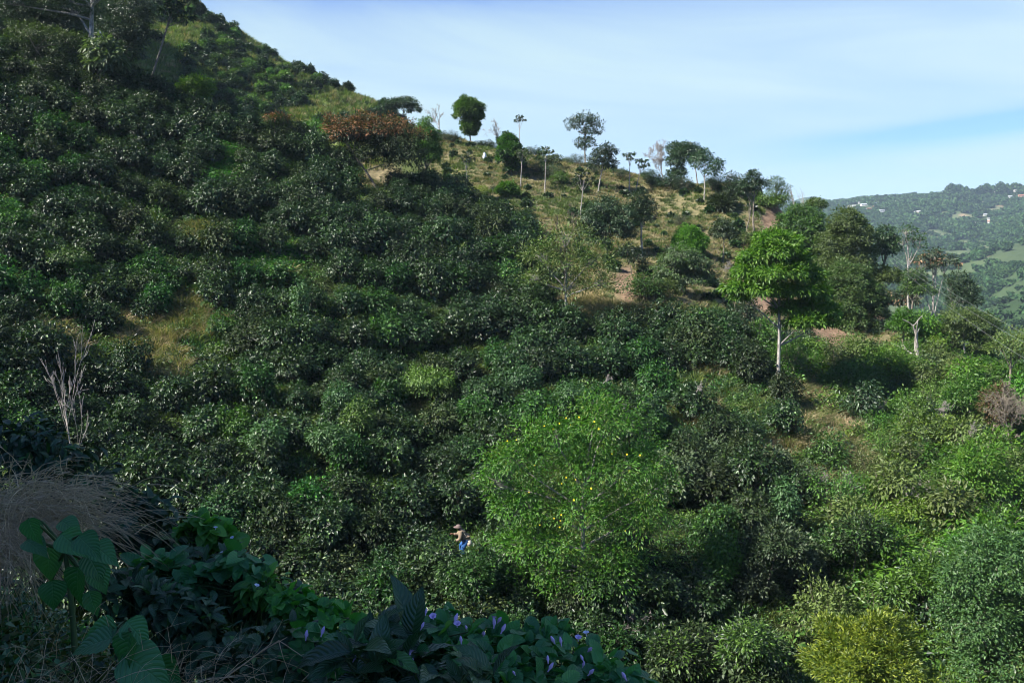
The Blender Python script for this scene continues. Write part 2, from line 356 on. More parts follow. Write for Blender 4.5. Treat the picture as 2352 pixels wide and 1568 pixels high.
# the bluish range behind
th = []
xr = np.linspace(700, 2600, 160)
a0 = np.linspace(0, 1, 12)
V = []
for j, q in enumerate(a0):
    for xx in xr:
        a_, b_ = 0, 0
        yb = 3000+600*q
        X0, _ = proj(np.array([xx]), np.array([yb]), np.array([300.0]))
        hz = 500*(0.5+0)
        top = 226 + 24*math.exp(-((xx-1095)/70)**2) + 26*math.exp(-((xx-1290)/60)**2)+18*math.exp(-((xx-850)/100)**2)+ 10*float(fbm(np.array([xx/90.0]), np.array([1.0]), 3)[0])
        V.append((xx, yb, -100 + (top+100)*math.sin(math.pi*min(1, q*1.0))**0.8 if q > 0 else -100))
V = np.array(V); idx = np.arange(len(V)).reshape(12, 160)
F = np.stack([idx[:-1, :-1], idx[:-1, 1:], idx[1:, 1:], idx[1:, :-1]], -1).reshape(-1, 4)
rng_ = obj('mountains', mesh_np('mountains', V, F, m_far, attr={'past': ('POINT', np.zeros(len(V))), 'bare': ('POINT', np.zeros(len(V)))}, smooth=True)); tag(rng_, kind='structure')
# ---------------------------------------------------------------- foliage builders
def unit(v): return v/np.maximum(np.linalg.norm(v, axis=-1, keepdims=True), 1e-9)
def leaf_arrays(P, D, Nn, L, W, rng, fold=0.18, droop=0.15):
    """folded four-point leaves."""
    D = unit(D); S = unit(np.cross(D, Nn)); U = np.cross(S, D)
    L = L[:, None]; W = W[:, None]
    mid = P + D*L*0.42 + U*W*fold
    V = np.stack([P, mid+S*W*0.5, P+D*L-U*L*droop, mid-S*W*0.5], 1).reshape(-1, 3)
    n = len(P); i = np.arange(n)*4
    F = np.stack([np.stack([i, i+2, i+1], -1), np.stack([i, i+3, i+2], -1)], 1).reshape(-1, 3)
    return V, F, np.repeat(rng.random(n), 2)
def leaves_mesh(name, P, D, Nn, L, W, mat, rng, **k):
    V, F, r = leaf_arrays(P, D, Nn, L, W, rng, **k)
    return mesh_np(name, V, F, mat, attr={'rnd': ('FACE', r)})
def sph(n, rng):
    v = rng.normal(size=(n, 3)); return unit(v)
def crown_pts(lobes, per_m2, rng, shell=0.75, rough=0.25, bottom=-0.35):
    """clump centres spread through the outer shell of ellipsoid lobes; returns points, outward directions."""
    Ps, Os = [], []
    for (cx, cy, cz, rx, ry, rz) in lobes:
        area = 4*math.pi*((rx*ry)**1.6+(rx*rz)**1.6+(ry*rz)**1.6)**(1/1.6)/3**(1/1.6)
        n = max(6, int(area*per_m2)); u = sph(n*2, rng); u = u[u[:, 2] > bottom][:n]
        ph = rng.random(3)*9
        lump = 1+rough*(np.sin(u[:, 0]*5+ph[0])*np.sin(u[:, 1]*5+ph[1])+0.7*np.sin(u[:, 2]*8+ph[2]+u[:, 0]*4))
        r = (shell+(1-shell)*rng.random(len(u))**0.6)*lump
        inner = rng.random(len(u)) < 0.12; r = np.where(inner, r*rng.uniform(0.3, 0.8, len(u)), r)
        p = np.array([cx, cy, cz])+u*r[:, None]*np.array([rx, ry, rz])
        Ps.append(p); Os.append(unit(u/np.array([rx, ry, rz])*min(rx, ry, rz)))
    return np.concatenate(Ps), np.concatenate(Os)
def clumped(P, O, k, csize, L, W, rng, down=0.3, spread=0.9, up=0.35):
    """k leaves about each clump centre."""
    n = len(P); c = np.repeat(P, k, 0); o = np.repeat(O, k, 0)
    u = sph(n*k, rng)
    pos = c+u*csize*rng.random((n*k, 1))**0.5
    D = unit(o*0.8+u*spread+np.array([0, 0, -down]))
    Nn = unit(o*0.7+np.array([0, 0, up+0.3])+sph(n*k, rng)*0.55)
    s = rng.uniform(0.7, 1.25, n*k)
    return pos, D, Nn, L*s, W*s*rng.uniform(0.85, 1.15, n*k)
def tubes(paths, sides=6):
    """paths: list of (points (n,3), radii (n,)); returns V, F quads."""
    Vs, Fs = [], []; base = 0
    for P, Rd in paths:
        P = np.asarray(P, float); Rd = np.asarray(Rd, float); n = len(P)
        T = np.gradient(P, axis=0); T = unit(T)
        ref = np.array([0.31, 0.95, 0.1]) if abs(T[0][1]) < 0.8 else np.array([1.0, 0.2, 0.1])
        A = unit(np.cross(T, ref)); B = np.cross(T, A)
        an = np.arange(sides)/sides*2*math.pi
        ring = P[:, None]+Rd[:, None, None]*(np.cos(an)[None, :, None]*A[:, None]+np.sin(an)[None, :, None]*B[:, None])
        Vs.append(ring.reshape(-1, 3))
        i = np.arange(n-1)[:, None]*sides+np.arange(sides)[None]; j = np.arange(n-1)[:, None]*sides+(np.arange(sides)+1)[None] % sides
        Fs.append((np.stack([i, j, j+sides, i+sides], -1)+base).reshape(-1, 4)); base += n*sides
    return np.concatenate(Vs), np.concatenate(Fs)
def limb(a, b, r0, r1, rng, n=6, wob=0.08, sag=0.0):
    a = np.asarray(a, float); b = np.asarray(b, float); t = np.linspace(0, 1, n)[:, None]; L = np.linalg.norm(b-a)
    p = a+(b-a)*t; off = np.cumsum(rng.normal(size=(n, 3)), 0)*wob*L/n
    off = off-off[-1]*t; off[0] = 0
    p = p+off; p[:, 2] += sag*L*4*(t[:, 0]*(1-t[:, 0]))
    return p, r0+(r1-r0)*t[:, 0]
def bare_tree(rng, h, r, spread=0.5, levels=4, first=0.4, kids=3, up=0.5, lean=(0, 0)):
    """recursive leafless branching; list of paths from the origin."""
    out = []
    def grow(p, d, L, rad, lv):
        n = 5; pts = [p]; q = p.copy(); dd = d.copy()
        for i in range(n):
            dd = unit(dd+rng.normal(size=3)*0.13+np.array([0, 0, 0.05*up])); q = q+dd*L/n; pts.append(q)
        out.append((np.array(pts), np.linspace(rad, rad*0.5, n+1)))
        if lv == 0: return
        for k in range(kids+(lv == levels)):
            i = rng.integers(2, n+1) if lv < levels else rng.integers(max(1, int(first*n)), n+1)
            nd = unit(dd*(0.9)+rng.normal(size=3)*spread*np.array([1, 1, 0.6])+np.array([0, 0, up*0.3]))
            grow(pts[i], nd, L*rng.uniform(0.45, 0.75), rad*0.5, lv-1)
    grow(np.zeros(3), unit(np.array([lean[0], lean[1], 1.0])), h*0.5, r, levels)
    return out
def scale_paths(paths, h):
    top = max(p[:, 2].max() for p, _ in paths); s = h/top
    return [(p*s, r) for p, r in paths]

# leaf materials
M = {}
M['coffee'] = leaf_mat('coffee leaf', (0.008, 0.022, 0.007), (0.031, 0.068, 0.017), 0.42, 0.14, 0.42, c3=(0.07, 0.14, 0.03), var=0.3)
M['coffee_olive'] = leaf_mat('olive coffee leaf', (0.012, 0.024, 0.008), (0.034, 0.060, 0.018), 0.5, 0.14, 0.28, c3=(0.10, 0.13, 0.04))
M['coffee_fresh'] = leaf_mat('fresh coffee leaf', (0.011, 0.038, 0.009), (0.032, 0.10, 0.018), 0.46, 0.2, 0.33, c3=(0.10, 0.26, 0.03))
M['vine'] = leaf_mat('creeper leaf', (0.026, 0.072, 0.022), (0.058, 0.135, 0.042), 0.5, 0.2, 0.4)
M['mid'] = leaf_mat('mid green leaf', (0.026, 0.070, 0.010), (0.080, 0.155, 0.024), 0.45, 0.22, 0.45)
M['dark'] = leaf_mat('dark green leaf', (0.011, 0.029, 0.010), (0.032, 0.066, 0.022), 0.42, 0.15, 0.5)
M['olive'] = leaf_mat('olive leaf', (0.042, 0.068, 0.016), (0.098, 0.140, 0.036), 0.5, 0.22, 0.4)
M['grey'] = leaf_mat('grey green leaf', (0.032, 0.052, 0.024), (0.082, 0.112, 0.052), 0.5, 0.2, 0.4)
M['bright'] = leaf_mat('bright green leaf', (0.026, 0.080, 0.008), (0.082, 0.18, 0.018), 0.45, 0.3, 0.4)
M['lime'] = leaf_mat('lime green leaf', (0.045, 0.10, 0.010), (0.12, 0.19, 0.022), 0.45, 0.3, 0.4)
M['yellow'] = leaf_mat('yellow green leaf', (0.055, 0.095, 0.010), (0.21, 0.26, 0.028), 0.45, 0.3, 0.4, var=0.1)
M['rust'] = leaf_mat('rust coloured blossom', (0.12, 0.055, 0.03), (0.26, 0.125, 0.065), 0.7, 0.15, 0.2)
M['brown'] = leaf_mat('brownish leaf', (0.060, 0.040, 0.022), (0.13, 0.085, 0.045), 0.6, 0.2, 0.3)
M['pink'] = leaf_mat('dry pinkish leaf', (0.20, 0.11, 0.07), (0.50, 0.28, 0.18), 0.6, 0.15, 0.3)
M['drygrass'] = leaf_mat('dry grass', (0.14, 0.118, 0.065), (0.32, 0.265, 0.155), 0.7, 0.25, 0.2, var=0.15)
M['paledry'] = leaf_mat('pale dry grass', (0.45, 0.33, 0.20), (0.76, 0.58, 0.38), 0.7, 0.2, 0.2, var=0.1)
M['grass'] = leaf_mat('green grass', (0.05, 0.085, 0.018), (0.13, 0.165, 0.045), 0.6, 0.3, 0.3)
M['lushgrass'] = leaf_mat('lush creeping plant', (0.022, 0.11, 0.006), (0.05, 0.21, 0.012), 0.5, 0.3, 0.3, var=0.1)
M['flower'] = flat_mat('yellow flower', (0.62, 0.48, 0.015), 0.5)
M['bark'] = bark_mat('bark', (0.07, 0.06, 0.045), (0.20, 0.17, 0.13))
M['palebark'] = bark_mat('pale bark', (0.11, 0.10, 0.085), (0.36, 0.34, 0.30), 5.0)
M['greybark'] = bark_mat('weathered wood', (0.16, 0.145, 0.13), (0.34, 0.31, 0.28), 9.0)
M['twig'] = bark_mat('dark twig', (0.035, 0.028, 0.02), (0.09, 0.075, 0.055))

# ---------------------------------------------------------------- coffee bushes
def coffee_variant(seed, r=1.32, h=2.5, twigs=430, k=8, L=0.165, W=0.088, down=0.55):
    rng = np.random.default_rng(seed)
    lobes = [(0, 0, h*0.48, r*0.84, r*0.84, h*0.5)]
    for i in range(6):
        a = i/6*2*math.pi+rng.uniform(-.4, .4); q = rng.uniform(0.34, 0.56)*r
        lobes.append((q*math.cos(a), q*math.sin(a), rng.uniform(0.35, 0.68)*h, r*rng.uniform(0.32, 0.5), r*rng.uniform(0.32, 0.5), h*rng.uniform(0.22, 0.36)))
    P, O = crown_pts(lobes, 6.0, rng, 0.8, 0.13, -0.5)
    sel = rng.permutation(len(P))[:twigs]; P = P[sel]; O = O[sel]; P[:, 2] = np.maximum(P[:, 2], 0.08)
    pos, D, Nn, LL, WW = clumped(P, O, k, 0.17, L, W, rng, down=down, spread=0.7)
    kk = 110; ui = sph(kk, rng); pi = np.array([0, 0, h*0.42])+ui*np.array([r*.6, r*.6, h*.34])*rng.random((kk, 1))**0.4
    pos = np.concatenate([pos, pi]); D = np.concatenate([D, unit(ui+sph(kk, rng))]); Nn = np.concatenate([Nn, unit(ui+sph(kk, rng)*.4)]); LL = np.concatenate([LL, np.full(kk, L*2.4)]); WW = np.concatenate([WW, np.full(kk, L*1.7)])
    fol = leaves_mesh('coffee foliage', pos, D, Nn, LL, WW, None, rng)
    paths = [limb((rng.uniform(-.1, .1), rng.uniform(-.1, .1), -0.2), (math.cos(a)*r*.45, math.sin(a)*r*.45, h*rng.uniform(.55, .8)), 0.025, 0.008, rng) for a in rng.uniform(0, 6.28, 7)]
    paths += [limb((0, 0, 0.4), p*0.95, 0.01, 0.004, rng, 4) for p in P[::9]]
    V, F = tubes(paths, 4)
    st = mesh_np('coffee stems', V, F, M['twig'])
    return fol, st
CV = [coffee_variant(100+i) for i in range(8)]
def with_slot(o, mat):
    if not o.data.materials: o.data.materials.append(None)
    o.material_slots[0].link = 'OBJECT'; o.material_slots[0].material = mat
def inside(poly, X, Y):
    c = np.zeros_like(X, bool); n = len(poly)
    for i in range(n):
        (x1, y1), (x2, y2) = poly[i], poly[(i+1) % n]
        k = ((y1 > Y) != (y2 > Y)) & (X < (x2-x1)*(Y-y1)/((y2-y1) if y2 != y1 else 1e-9)+x1)
        c ^= k
    return c
COFFEE = [(-120, 60), (120, 110), (300, 165), (380, 185), (470, 235), (620, 300), (730, 345), (840, 330), (960, 420), (1090, 470), (1215, 500), (1235, 700), (1330, 735), (1550, 710), (1640, 700), (1720, 770), (1760, 830), (1800, 890), (1900, 960),
          (1880, 1040), (1850, 1150), (1900, 1230), (1960, 1330), (1880, 1420), (1800, 1620), (-120, 1620)]
def ell(pts, X, Y, g=0.85):
    v = np.zeros_like(X, bool)
    for cx, cy, rx, ry in pts: v |= ((X-cx)/rx)**2+((Y-cy)/ry)**2 < g
    return v
NO_COFFEE = [(385, 750, 125, 50), (370, 840, 60, 45), (430, 680, 50, 35), (960, 965, 45, 28), (1790, 1030, 60, 40), (1890, 990, 60, 45), (1100, 685, 60, 25), (520, 385, 55, 50), (640, 600, 50, 25), (850, 410, 45, 25),
             (1072, 1236, 34, 40), (1320, 1110, 150, 165), (1320, 1290, 105, 75), (1395, 725, 170, 25), (470, 550, 35, 25), (1640, 845, 40, 25), (480, 430, 40, 35), (1600, 975, 30, 22), (200, 790, 90, 40),
             (1000, 700, 30, 25), (840, 730, 60, 14), (620, 735, 40, 22)]
CAND = []
rr = np.random.default_rng(21)
row = 0; y = 27.0
while y < 96:
    step = 2.5 if y < 60 else 2.6
    for x in np.arange(-70, 42, 2.12):
        CAND.append((x+(row % 2)*1.06+rr.uniform(-.4, .4), y+rr.uniform(-.35, .35)+3*math.sin(x/13.0)*0.8+1.6*math.sin(x/5.1+row)))
    y += step; row += 1
CAND = np.array(CAND); cz = H(CAND[:, 0], CAND[:, 1]); CX, CY = proj(CAND[:, 0], CAND[:, 1], cz+0.9)
ok = inside(COFFEE, CX, CY) & ~ell(NO_COFFEE, CX, CY) & (CX > -130) & (CX < 2400) & (rr.random(len(CX)) > 0.05)
# behind the first crest nothing is planted: keep what the camera's side of the ridge carries
def visible(x, y, z, n=60):
    t = np.linspace(0.15, 0.985, n)[None]; zz = H(x[:, None]*t, y[:, None]*t)
    return ((z[:, None]*t)-zz).min(1) > 0
ok &= visible(CAND[:, 0], CAND[:, 1], cz+2.4)
CAND = CAND[ok]; cz = cz[ok]; CX = CX[ok]; CY = CY[ok]
order = np.argsort(CAND[:, 1]); CAND = CAND[order]; cz = cz[order]; CX = CX[order]; CY = CY[order]
print('coffee bushes', len(CAND))
LANDMARKS = [('the brown grass bank', 385, 745), ('the leafless snag in the coffee', 148, 900), ('the crouching picker', 1070, 1235), ('the yellow-flowered tree', 1335, 1100), ('the bright green creeper patch', 520, 375),
             ('the pale trunk with fine feathery crown', 1298, 740), ('the rust-coloured tree', 850, 340), ('the tall layered tree', 1790, 860), ('the small dry clearing in mid slope', 960, 955),
             ('the fallen grey branches', 1465, 1420), ('the round yellow-green tree', 1990, 1450), ('the lime bush by the gully', 450, 195), ('the whitish trunk at the top of the coffee', 223, 120),
             ('the dry grass slips', 1790, 1030), ('the fern-leaved young tree', 1225, 665), ('the green creeper below the crest', 640, 590), ('the grass terrace', 1400, 715), ('the blue-green creeper mound', 785, 920),
             ('the creeper mound near the small clearing', 1205, 870), ('the dry slip below the bank', 370, 850), ('the dense creeper column', 1805, 1150), ('the drooping tree above the terrace', 1396, 560), ('the thin leaning stem tree', 344, 168),
             ('the purple-flowered vine hedge', 1100, 1440), ('the dry tuft near the shaded bank', 430, 680), ('the lone grass knoll', 850, 400), ('the shaded dark-leaved shrubs', 350, 1130)]
ORD = ['closest', 'second closest', 'third closest', 'fourth closest', 'fifth closest', 'sixth closest', 'seventh closest', 'eighth closest', 'ninth closest', 'tenth closest', 'eleventh closest', 'twelfth closest', 'thirteenth closest', 'fourteenth closest', 'fifteenth closest', 'sixteenth closest', 'seventeenth closest', 'eighteenth closest', 'nineteenth closest', 'twentieth closest']
NIND = 300
lm = np.array([(a[1], a[2]) for a in LANDMARKS], float)
# the 300 that show largest: not under the bank we stand on
RIM = [(-200, 960), (0, 985), (230, 1110), (420, 1200), (690, 1400), (1000, 1420), (1520, 1570)]
rimY = np.interp(CX, [p[0] for p in RIM], [p[1] for p in RIM], right=1700)
showing = (CY < rimY-5) & (CX > -20) & (CX < 2372)
score = np.where(showing, CAND[:, 1], 999); ind = np.zeros(len(CAND), bool); ind[np.argsort(score)[:NIND]] = True; ind &= showing
d = np.sqrt(((np.stack([CX, CY], -1)[:, None]-lm[None])**2).sum(-1)); who = d.argmin(1)
rank = np.zeros(len(CAND), int)
for j in range(len(lm)):
    s = np.where((who == j))[0]; s = s[np.argsort(d[s, j])]; rank[s] = np.arange(len(s))
def bush_style(i):
    X, Y = CX[i], CY[i]; q = rr.random()
    if X > 1500 and Y > 900: return ['coffee_olive', 'coffee', 'coffee_fresh', 'grey'][int(q*4)]
    if q < 0.70: return 'coffee'
    if q < 0.84: return 'coffee_olive'
    return 'coffee_fresh'
WORD = {'coffee': 'dark glossy', 'coffee_olive': 'olive-tinged', 'coffee_fresh': 'fresh green', 'grey': 'greyish green'}
REST = []
firsts = {}
for i in range(len(CAND)):
    v = int(rr.integers(0, 8)); st = bush_style(i); rz = rr.uniform(0, 6.28); s = rr.uniform(0.84, 1.24)*(1.0 if CAND[i, 1] < 60 else 1.05); sz = s*rr.uniform(0.85, 1.15)
    if not ind[i]: REST.append((CAND[i, 0], CAND[i, 1], cz[i]-0.12, v, rz, s, sz)); continue
    o = obj('coffee_bush', CV[v][0], loc=(CAND[i, 0], CAND[i, 1], cz[i]-0.12)); with_slot(o, M[st])
    o.rotation_euler = (0, 0, rz); o.scale = (s, s, sz)
    k = rank[i]
    lab = f"{WORD[st]} coffee bush {ORD[k] + ' to' if k < 20 else 'out beyond'} {LANDMARKS[who[i]][0]}"
    tag(o, lab, 'coffee bush', 'coffee bushes planted in rows over the steep slope')
    obj('stem', CV[v][1], parent=o)
def inst_stuff(name, rows, protos, matcol=None):
    """many copies drawn as one object: points carrying variant, turn and size."""
    rows = np.array(rows, float); n = len(rows)
    me = bpy.data.meshes.new(name); me.vertices.add(n); me.vertices.foreach_set('co', rows[:, :3].astype(np.float32).ravel())
    a = me.attributes.new('var', 'INT', 'POINT'); a.data.foreach_set('value', rows[:, 3].astype(np.int32))
    a = me.attributes.new('turn', 'FLOAT_VECTOR', 'POINT'); t = np.zeros((n, 3), np.float32); t[:, 2] = rows[:, 4]; a.data.foreach_set('vector', t.ravel())
    a = me.attributes.new('size', 'FLOAT_VECTOR', 'POINT'); t = np.stack([rows[:, 5], rows[:, 5], rows[:, 6]], -1).astype(np.float32); a.data.foreach_set('vector', t.ravel())
    me.update(); o = obj(name, me)
    col = bpy.data.collections.new(name+' kinds')
    for i, (pm, mt) in enumerate(protos):
        pm2 = pm.copy(); pm2.materials.clear(); pm2.materials.append(mt)
        po = bpy.data.objects.new('%s_kind_%02d' % (name, i), pm2); col.objects.link(po)
    g = bpy.data.node_groups.new(name, 'GeometryNodeTree')
    g.interface.new_socket('Geometry', in_out='INPUT', socket_type='NodeSocketGeometry'); g.interface.new_socket('Geometry', in_out='OUTPUT', socket_type='NodeSocketGeometry')
    gi = g.nodes.new('NodeGroupInput'); go = g.nodes.new('NodeGroupOutput'); ip = g.nodes.new('GeometryNodeInstanceOnPoints'); ci = g.nodes.new('GeometryNodeCollectionInfo')
    ci.inputs['Collection'].default_value = col; ci.inputs['Separate Children'].default_value = True; ci.inputs['Reset Children'].default_value = True
    def named(nm, ty):
        q = g.nodes.new('GeometryNodeInputNamedAttribute'); q.data_type = ty; q.inputs['Name'].default_value = nm; return q.outputs['Attribute']
    g.links.new(gi.outputs[0], ip.inputs['Points']); g.links.new(ci.outputs[0], ip.inputs['Instance']); ip.inputs['Pick Instance'].default_value = True
    g.links.new(named('var', 'INT'), ip.inputs['Instance Index'])
    e2r = g.nodes.new('FunctionNodeEulerToRotation'); g.links.new(named('turn', 'FLOAT_VECTOR'), e2r.inputs[0]); g.links.new(e2r.outputs[0], ip.inputs['Rotation'])
    g.links.new(named('size', 'FLOAT_VECTOR'), ip.inputs['Scale']); g.links.new(ip.outputs[0], go.inputs[0])
    md = o.modifiers.new('scatter', 'NODES'); md.node_group = g
    return tag(o, kind='stuff')
# more coffee on the sunlit hill behind
for i in range(2600):
    X = rr.uniform(300, 1000); Y = rr.uniform(-60, 330); p = hit(X, Y, t0=100) if True else None
    if p is None or p.y < 128 or p.y > 215: continue
    if fbm(np.array([p.x/16]), np.array([p.y/16]), 2)[0] < (-0.06 if X < 640 else -0.25): continue
    if rr.random() < (0.5 if X < 700 else 0.35): continue
    s = rr.uniform(0.55, 1.05); REST.append((p.x, p.y, p.z-0.1, int(rr.integers(8, 12)), rr.uniform(0, 6.28), s, s*rr.uniform(0.8, 1.1)))
FARV = [coffee_variant(300+i, twigs=130, k=5, L=0.34, W=0.17, down=0.3)[0] for i in range(4)]
protos = [(CV[i][0], M['coffee' if i % 3 else 'coffee_olive']) for i in range(8)]+[(FARV[i], M['coffee' if i < 2 else ('mid' if i == 2 else 'dark')]) for i in range(4)]
inst_stuff('coffee_bushes_beyond', REST, protos)
# ---------------------------------------------------------------- trees
def w_at(X, Y, d):
    a, b = ray(X, Y); return np.array([float(a)*d, d, float(b)*d])
def tree(name, label, X, Yb, lobes, leaf='dark', bark='bark', d=None, cat='tree', group=None, k=5, dens=9, cs=None, L=None, wr=0.42, down=0.3, spread=0.9, r0=None, trunk_top=None, limbs=True, depth=0.9,
         shell=0.72, rough=0.28, bottom=-0.4, seed=None, leaf2=None, twigs=0, wob=0.05, flat=1.0):
    seed = seed or (int(X)*7+int(Yb)); rng = np.random.default_rng(seed)
    if d == 'top': d = hit(X, Yb, f=lambda a, b: H(a, b)+2.0).y
    base = hit(X, Yb) if d is None else at(X, d)
    if base is None: base = at(X, 120)
    d = base.y; s = d/FPX; b = np.array(base)
    o = thing(name, label, cat, base, group)
    LB = []
    for (lx, ly, rx, ry, *dz) in lobes:
        dd = d+(dz[0] if dz else rng.uniform(-0.4, 0.4)*rx*s)
        c = w_at(lx, ly, dd)-b; LB.append((c[0], c[1], c[2], rx*s, rx*s*depth, ry*s*flat))
    zt = max(l[2] for l in LB)
    topl = max(LB, key=lambda l: l[2])
    end = np.array([topl[0], topl[1], topl[2]]) if trunk_top is None else w_at(trunk_top[0], trunk_top[1], d)-b
    r0 = r0 or max(0.05, 0.022*zt)
    tp, tr_ = limb((0, 0, -0.4), end, r0, r0*0.3, rng, 9, wob)
    V, F = tubes([(tp, tr_)], 8); obj('trunk', mesh_np('trunk', V, F, M[bark], smooth=True), o)
    if L is None: L = max(0.16, 5.0*s)
    if d > 66: k = int(k*1.7+0.5)
    if cs is None: cs = max(0.25, 4.5*s)
    P, O = crown_pts(LB, dens/(s*20)**1.0 if dens else 9, rng, shell, rough, bottom)
    br = []
    if limbs:
        for l in LB:
            c = np.array(l[:3]); i = int(np.clip(np.searchsorted(tp[:, 2], c[2]-0.35*abs(c[2])), 2, 7))
            br.append(limb(tp[i], c, r0*0.45, r0*0.12, rng, 6, 0.07))
            near = np.argsort(((P-c)**2).sum(1)); near = near[rng.permutation(min(len(near), 40))[:6+twigs]]
            for q in near: br.append(limb(c*0.8+tp[i]*0.2, P[q], r0*0.18, r0*0.05, rng, 5, 0.08))
        V, F = tubes(br, 5); obj('branches', mesh_np('branches', V, F, M[bark], smooth=True), o)
    pos, D, Nn, LL, WW = clumped(P, O, k, cs, L, L*wr, rng, down=down, spread=spread)
    cr_ = obj('crown', leaves_mesh('crown', pos, D, Nn, LL, WW, M[leaf], rng), o)
    if leaf2:
        lf2, frac = leaf2; sel = rng.random(len(P)) < frac
        if lf2 == 'rust': sel = (P[:, 2] > np.quantile(P[:, 2], 0.55)) & (rng.random(len(P)) < 0.75)
        if sel.any():
            top_ = P[sel]; pos, D, Nn, LL, WW = clumped(top_, O[sel], k, cs, L, L*wr, rng, down=down, spread=spread)
            obj('blossom' if lf2 in ('rust', 'pink') else 'young_leaves', leaves_mesh('tips', pos+O[sel].repeat(k, 0)*cs*0.6, D, Nn, LL, WW, M[lf2], rng), cr_)
    return o
def cecropia(label, X, Yb, Xt, Yt, heads, leaf='grey', d=None, bark='greybark', r0=None, seed=None, L=None, name='slender_tree', nl=9):
    """slender stem with a few whorls of large lobed leaves."""
    rng = np.random.default_rng(seed or int(X*3+Yb)); d = hit(X, Yb, f=lambda a, b: H(a, b)+2.0).y if d == 'top' else d; base = hit(X, Yb) if d is None else at(X, d); d = base.y; s = d/FPX; b = np.array(base)
    o = thing(name, label, 'tree', base, 'slender umbrella trees on the hillside')
    top = w_at(Xt, Yt, d)-b; r0 = r0 or 0.011*abs(top[2])+0.03
    tp, tr_ = limb((0, 0, -0.4), top, r0, r0*0.45, rng, 9, 0.025)
    V, F = tubes([(tp, tr_)], 7); obj('trunk', mesh_np('trunk', V, F, M[bark], smooth=True), o)
    br = []; A = []
    L = L or max(0.45, 7*s)
    for hx, hy in heads:
        c = w_at(hx, hy, d+rng.uniform(-1, 1)*14*s)-b
        br.append(limb(tp[-3], c, r0*0.4, r0*0.2, rng, 5, 0.06, 0.03))
        for q in range(nl):     # each whorl leaf: a stalk with lobes fanning from its end
            a = q/nl*6.283+rng.uniform(-.3, .3); st = unit(np.array([math.cos(a), math.sin(a), rng.uniform(0.1, 0.75)])); e = c+st*L*rng.uniform(0.5, 1.0)
            br.append((np.array([c, (c+e)/2+[0, 0, .02], e]), np.array([0.012, 0.01, 0.008])))
            for z in range(7):
                v = unit(st*0.8+np.array([0, 0, -0.5])+unit(rng.normal(size=3))*0.75); A.append((e, v, unit(np.array([0, 0, 1.0])+rng.normal(size=3)*0.3), L*rng.uniform(.6, .95)))
    V, F = tubes(br, 4); obj('branches', mesh_np('branches', V, F, M[bark]), o)
    P = np.array([a[0] for a in A]); D = np.array([a[1] for a in A]); Nn = np.array([a[2] for a in A]); LL = np.array([a[3] for a in A])
    obj('crown', leaves_mesh('crown', P, D, Nn, LL, LL*0.34, M[leaf], rng, droop=0.3), o)
    return o
def snag(label, X, Yb, h_px, r0, seed, d=None, bark='greybark', name='bare_tree', spread=0.5, levels=4, kids=3, first=0.4, up=0.5, lean=(0, 0), wscale=1.0, cat='dead tree'):
    rng = np.random.default_rng(seed); base = hit(X, Yb) if d is None else at(X, d); s = base.y/FPX
    h_px = (w_at(X, Yb-h_px, base.y)[2]-base.z)/s
    o = thing(name, label, cat, base)
    ps = scale_paths(bare_tree(rng, 1.0, 1.0, spread, levels, first, kids, up, lean), h_px*s)
    for p, _ in ps: p[:, 0] *= wscale; p[:, 1] *= wscale
    ps = [(p, np.maximum(r*r0, min(0.012, r0*0.3))) for p, r in ps]
    ps[0][0][0, 2] -= 0.3
    V, F = tubes(ps[:1], 8); obj('trunk', mesh_np('trunk', V, F, M[bark], smooth=True), o)
    V, F = tubes(ps[1:], 4); obj('branches', mesh_np('branches', V, F, M[bark]), o)
    return o

# --- along the skyline
tree('umbrella_tree', 'flat-topped dark umbrella tree on the ridge where the big hill meets the grass', 921, 290, [(905, 240, 24, 9), (930, 236, 25, 9), (950, 250, 18, 8), (893, 245, 12, 6)], 'dark', d=140, k=5, dens=10, flat=0.9)
snag('small leafless tree with pale purple-grey twigs beside the round tree', 1011, 303, 63, 0.10, 11, d=132, spread=0.55, levels=5, wscale=0.75, bark='greybark')
tree('round_tree', 'round bright green tree with a tapering second crown on the skyline', 1083, 322, [(1077, 255, 31, 28), (1068, 248, 20, 20), (1092, 262, 17, 24), (1080, 290, 20, 22), (1080, 303, 13, 12)], 'bright', d=131, k=6, dens=22, rough=0.15)
snag('pale leafless tree standing alone on the skyline beyond the round tree', 1147, 330, 62, 0.07, 14, d=134, spread=0.6, levels=5, wscale=0.9)
cecropia('tall slender tree with a single tuft of leaves against the sky', 1193, 352, 1194, 279, [(1194, 270), (1188, 278), (1201, 277)], 'dark', d=131, nl=10)
tree('bushy_tree', 'dense dark green columnar tree below the slender skyline tree', 1177, 404, [(1166, 328, 20, 19), (1168, 350, 25, 22), (1160, 362, 16, 18), (1178, 345, 15, 20), (1176, 380, 12, 20)], 'bright', k=6, dens=22, rough=0.18, leaf2=('dark', 0.3))
cecropia('pale-stemmed tree with greyish crown just beside the dense columnar tree', 1195, 432, 1200, 352, [(1190, 352), (1202, 347), (1212, 354), (1198, 360)])
cecropia('slender tree with double stem over the shaded hollow', 1073, 443, 1070, 372, [(1062, 362), (1074, 352), (1082, 364), (1070, 372)])
cecropia('slim tree with two stacked crowns on the upper grass slope', 1251, 443, 1254, 348, [(1254, 342), (1246, 352), (1262, 350)], 'dark')
tree('bushy_tree', 'low greyish bushy tree behind the slim two-crowned stem', 1268, 400, [(1243, 370, 17, 9), (1270, 368, 17, 9)], 'grey', d=121, k=5, dens=12)
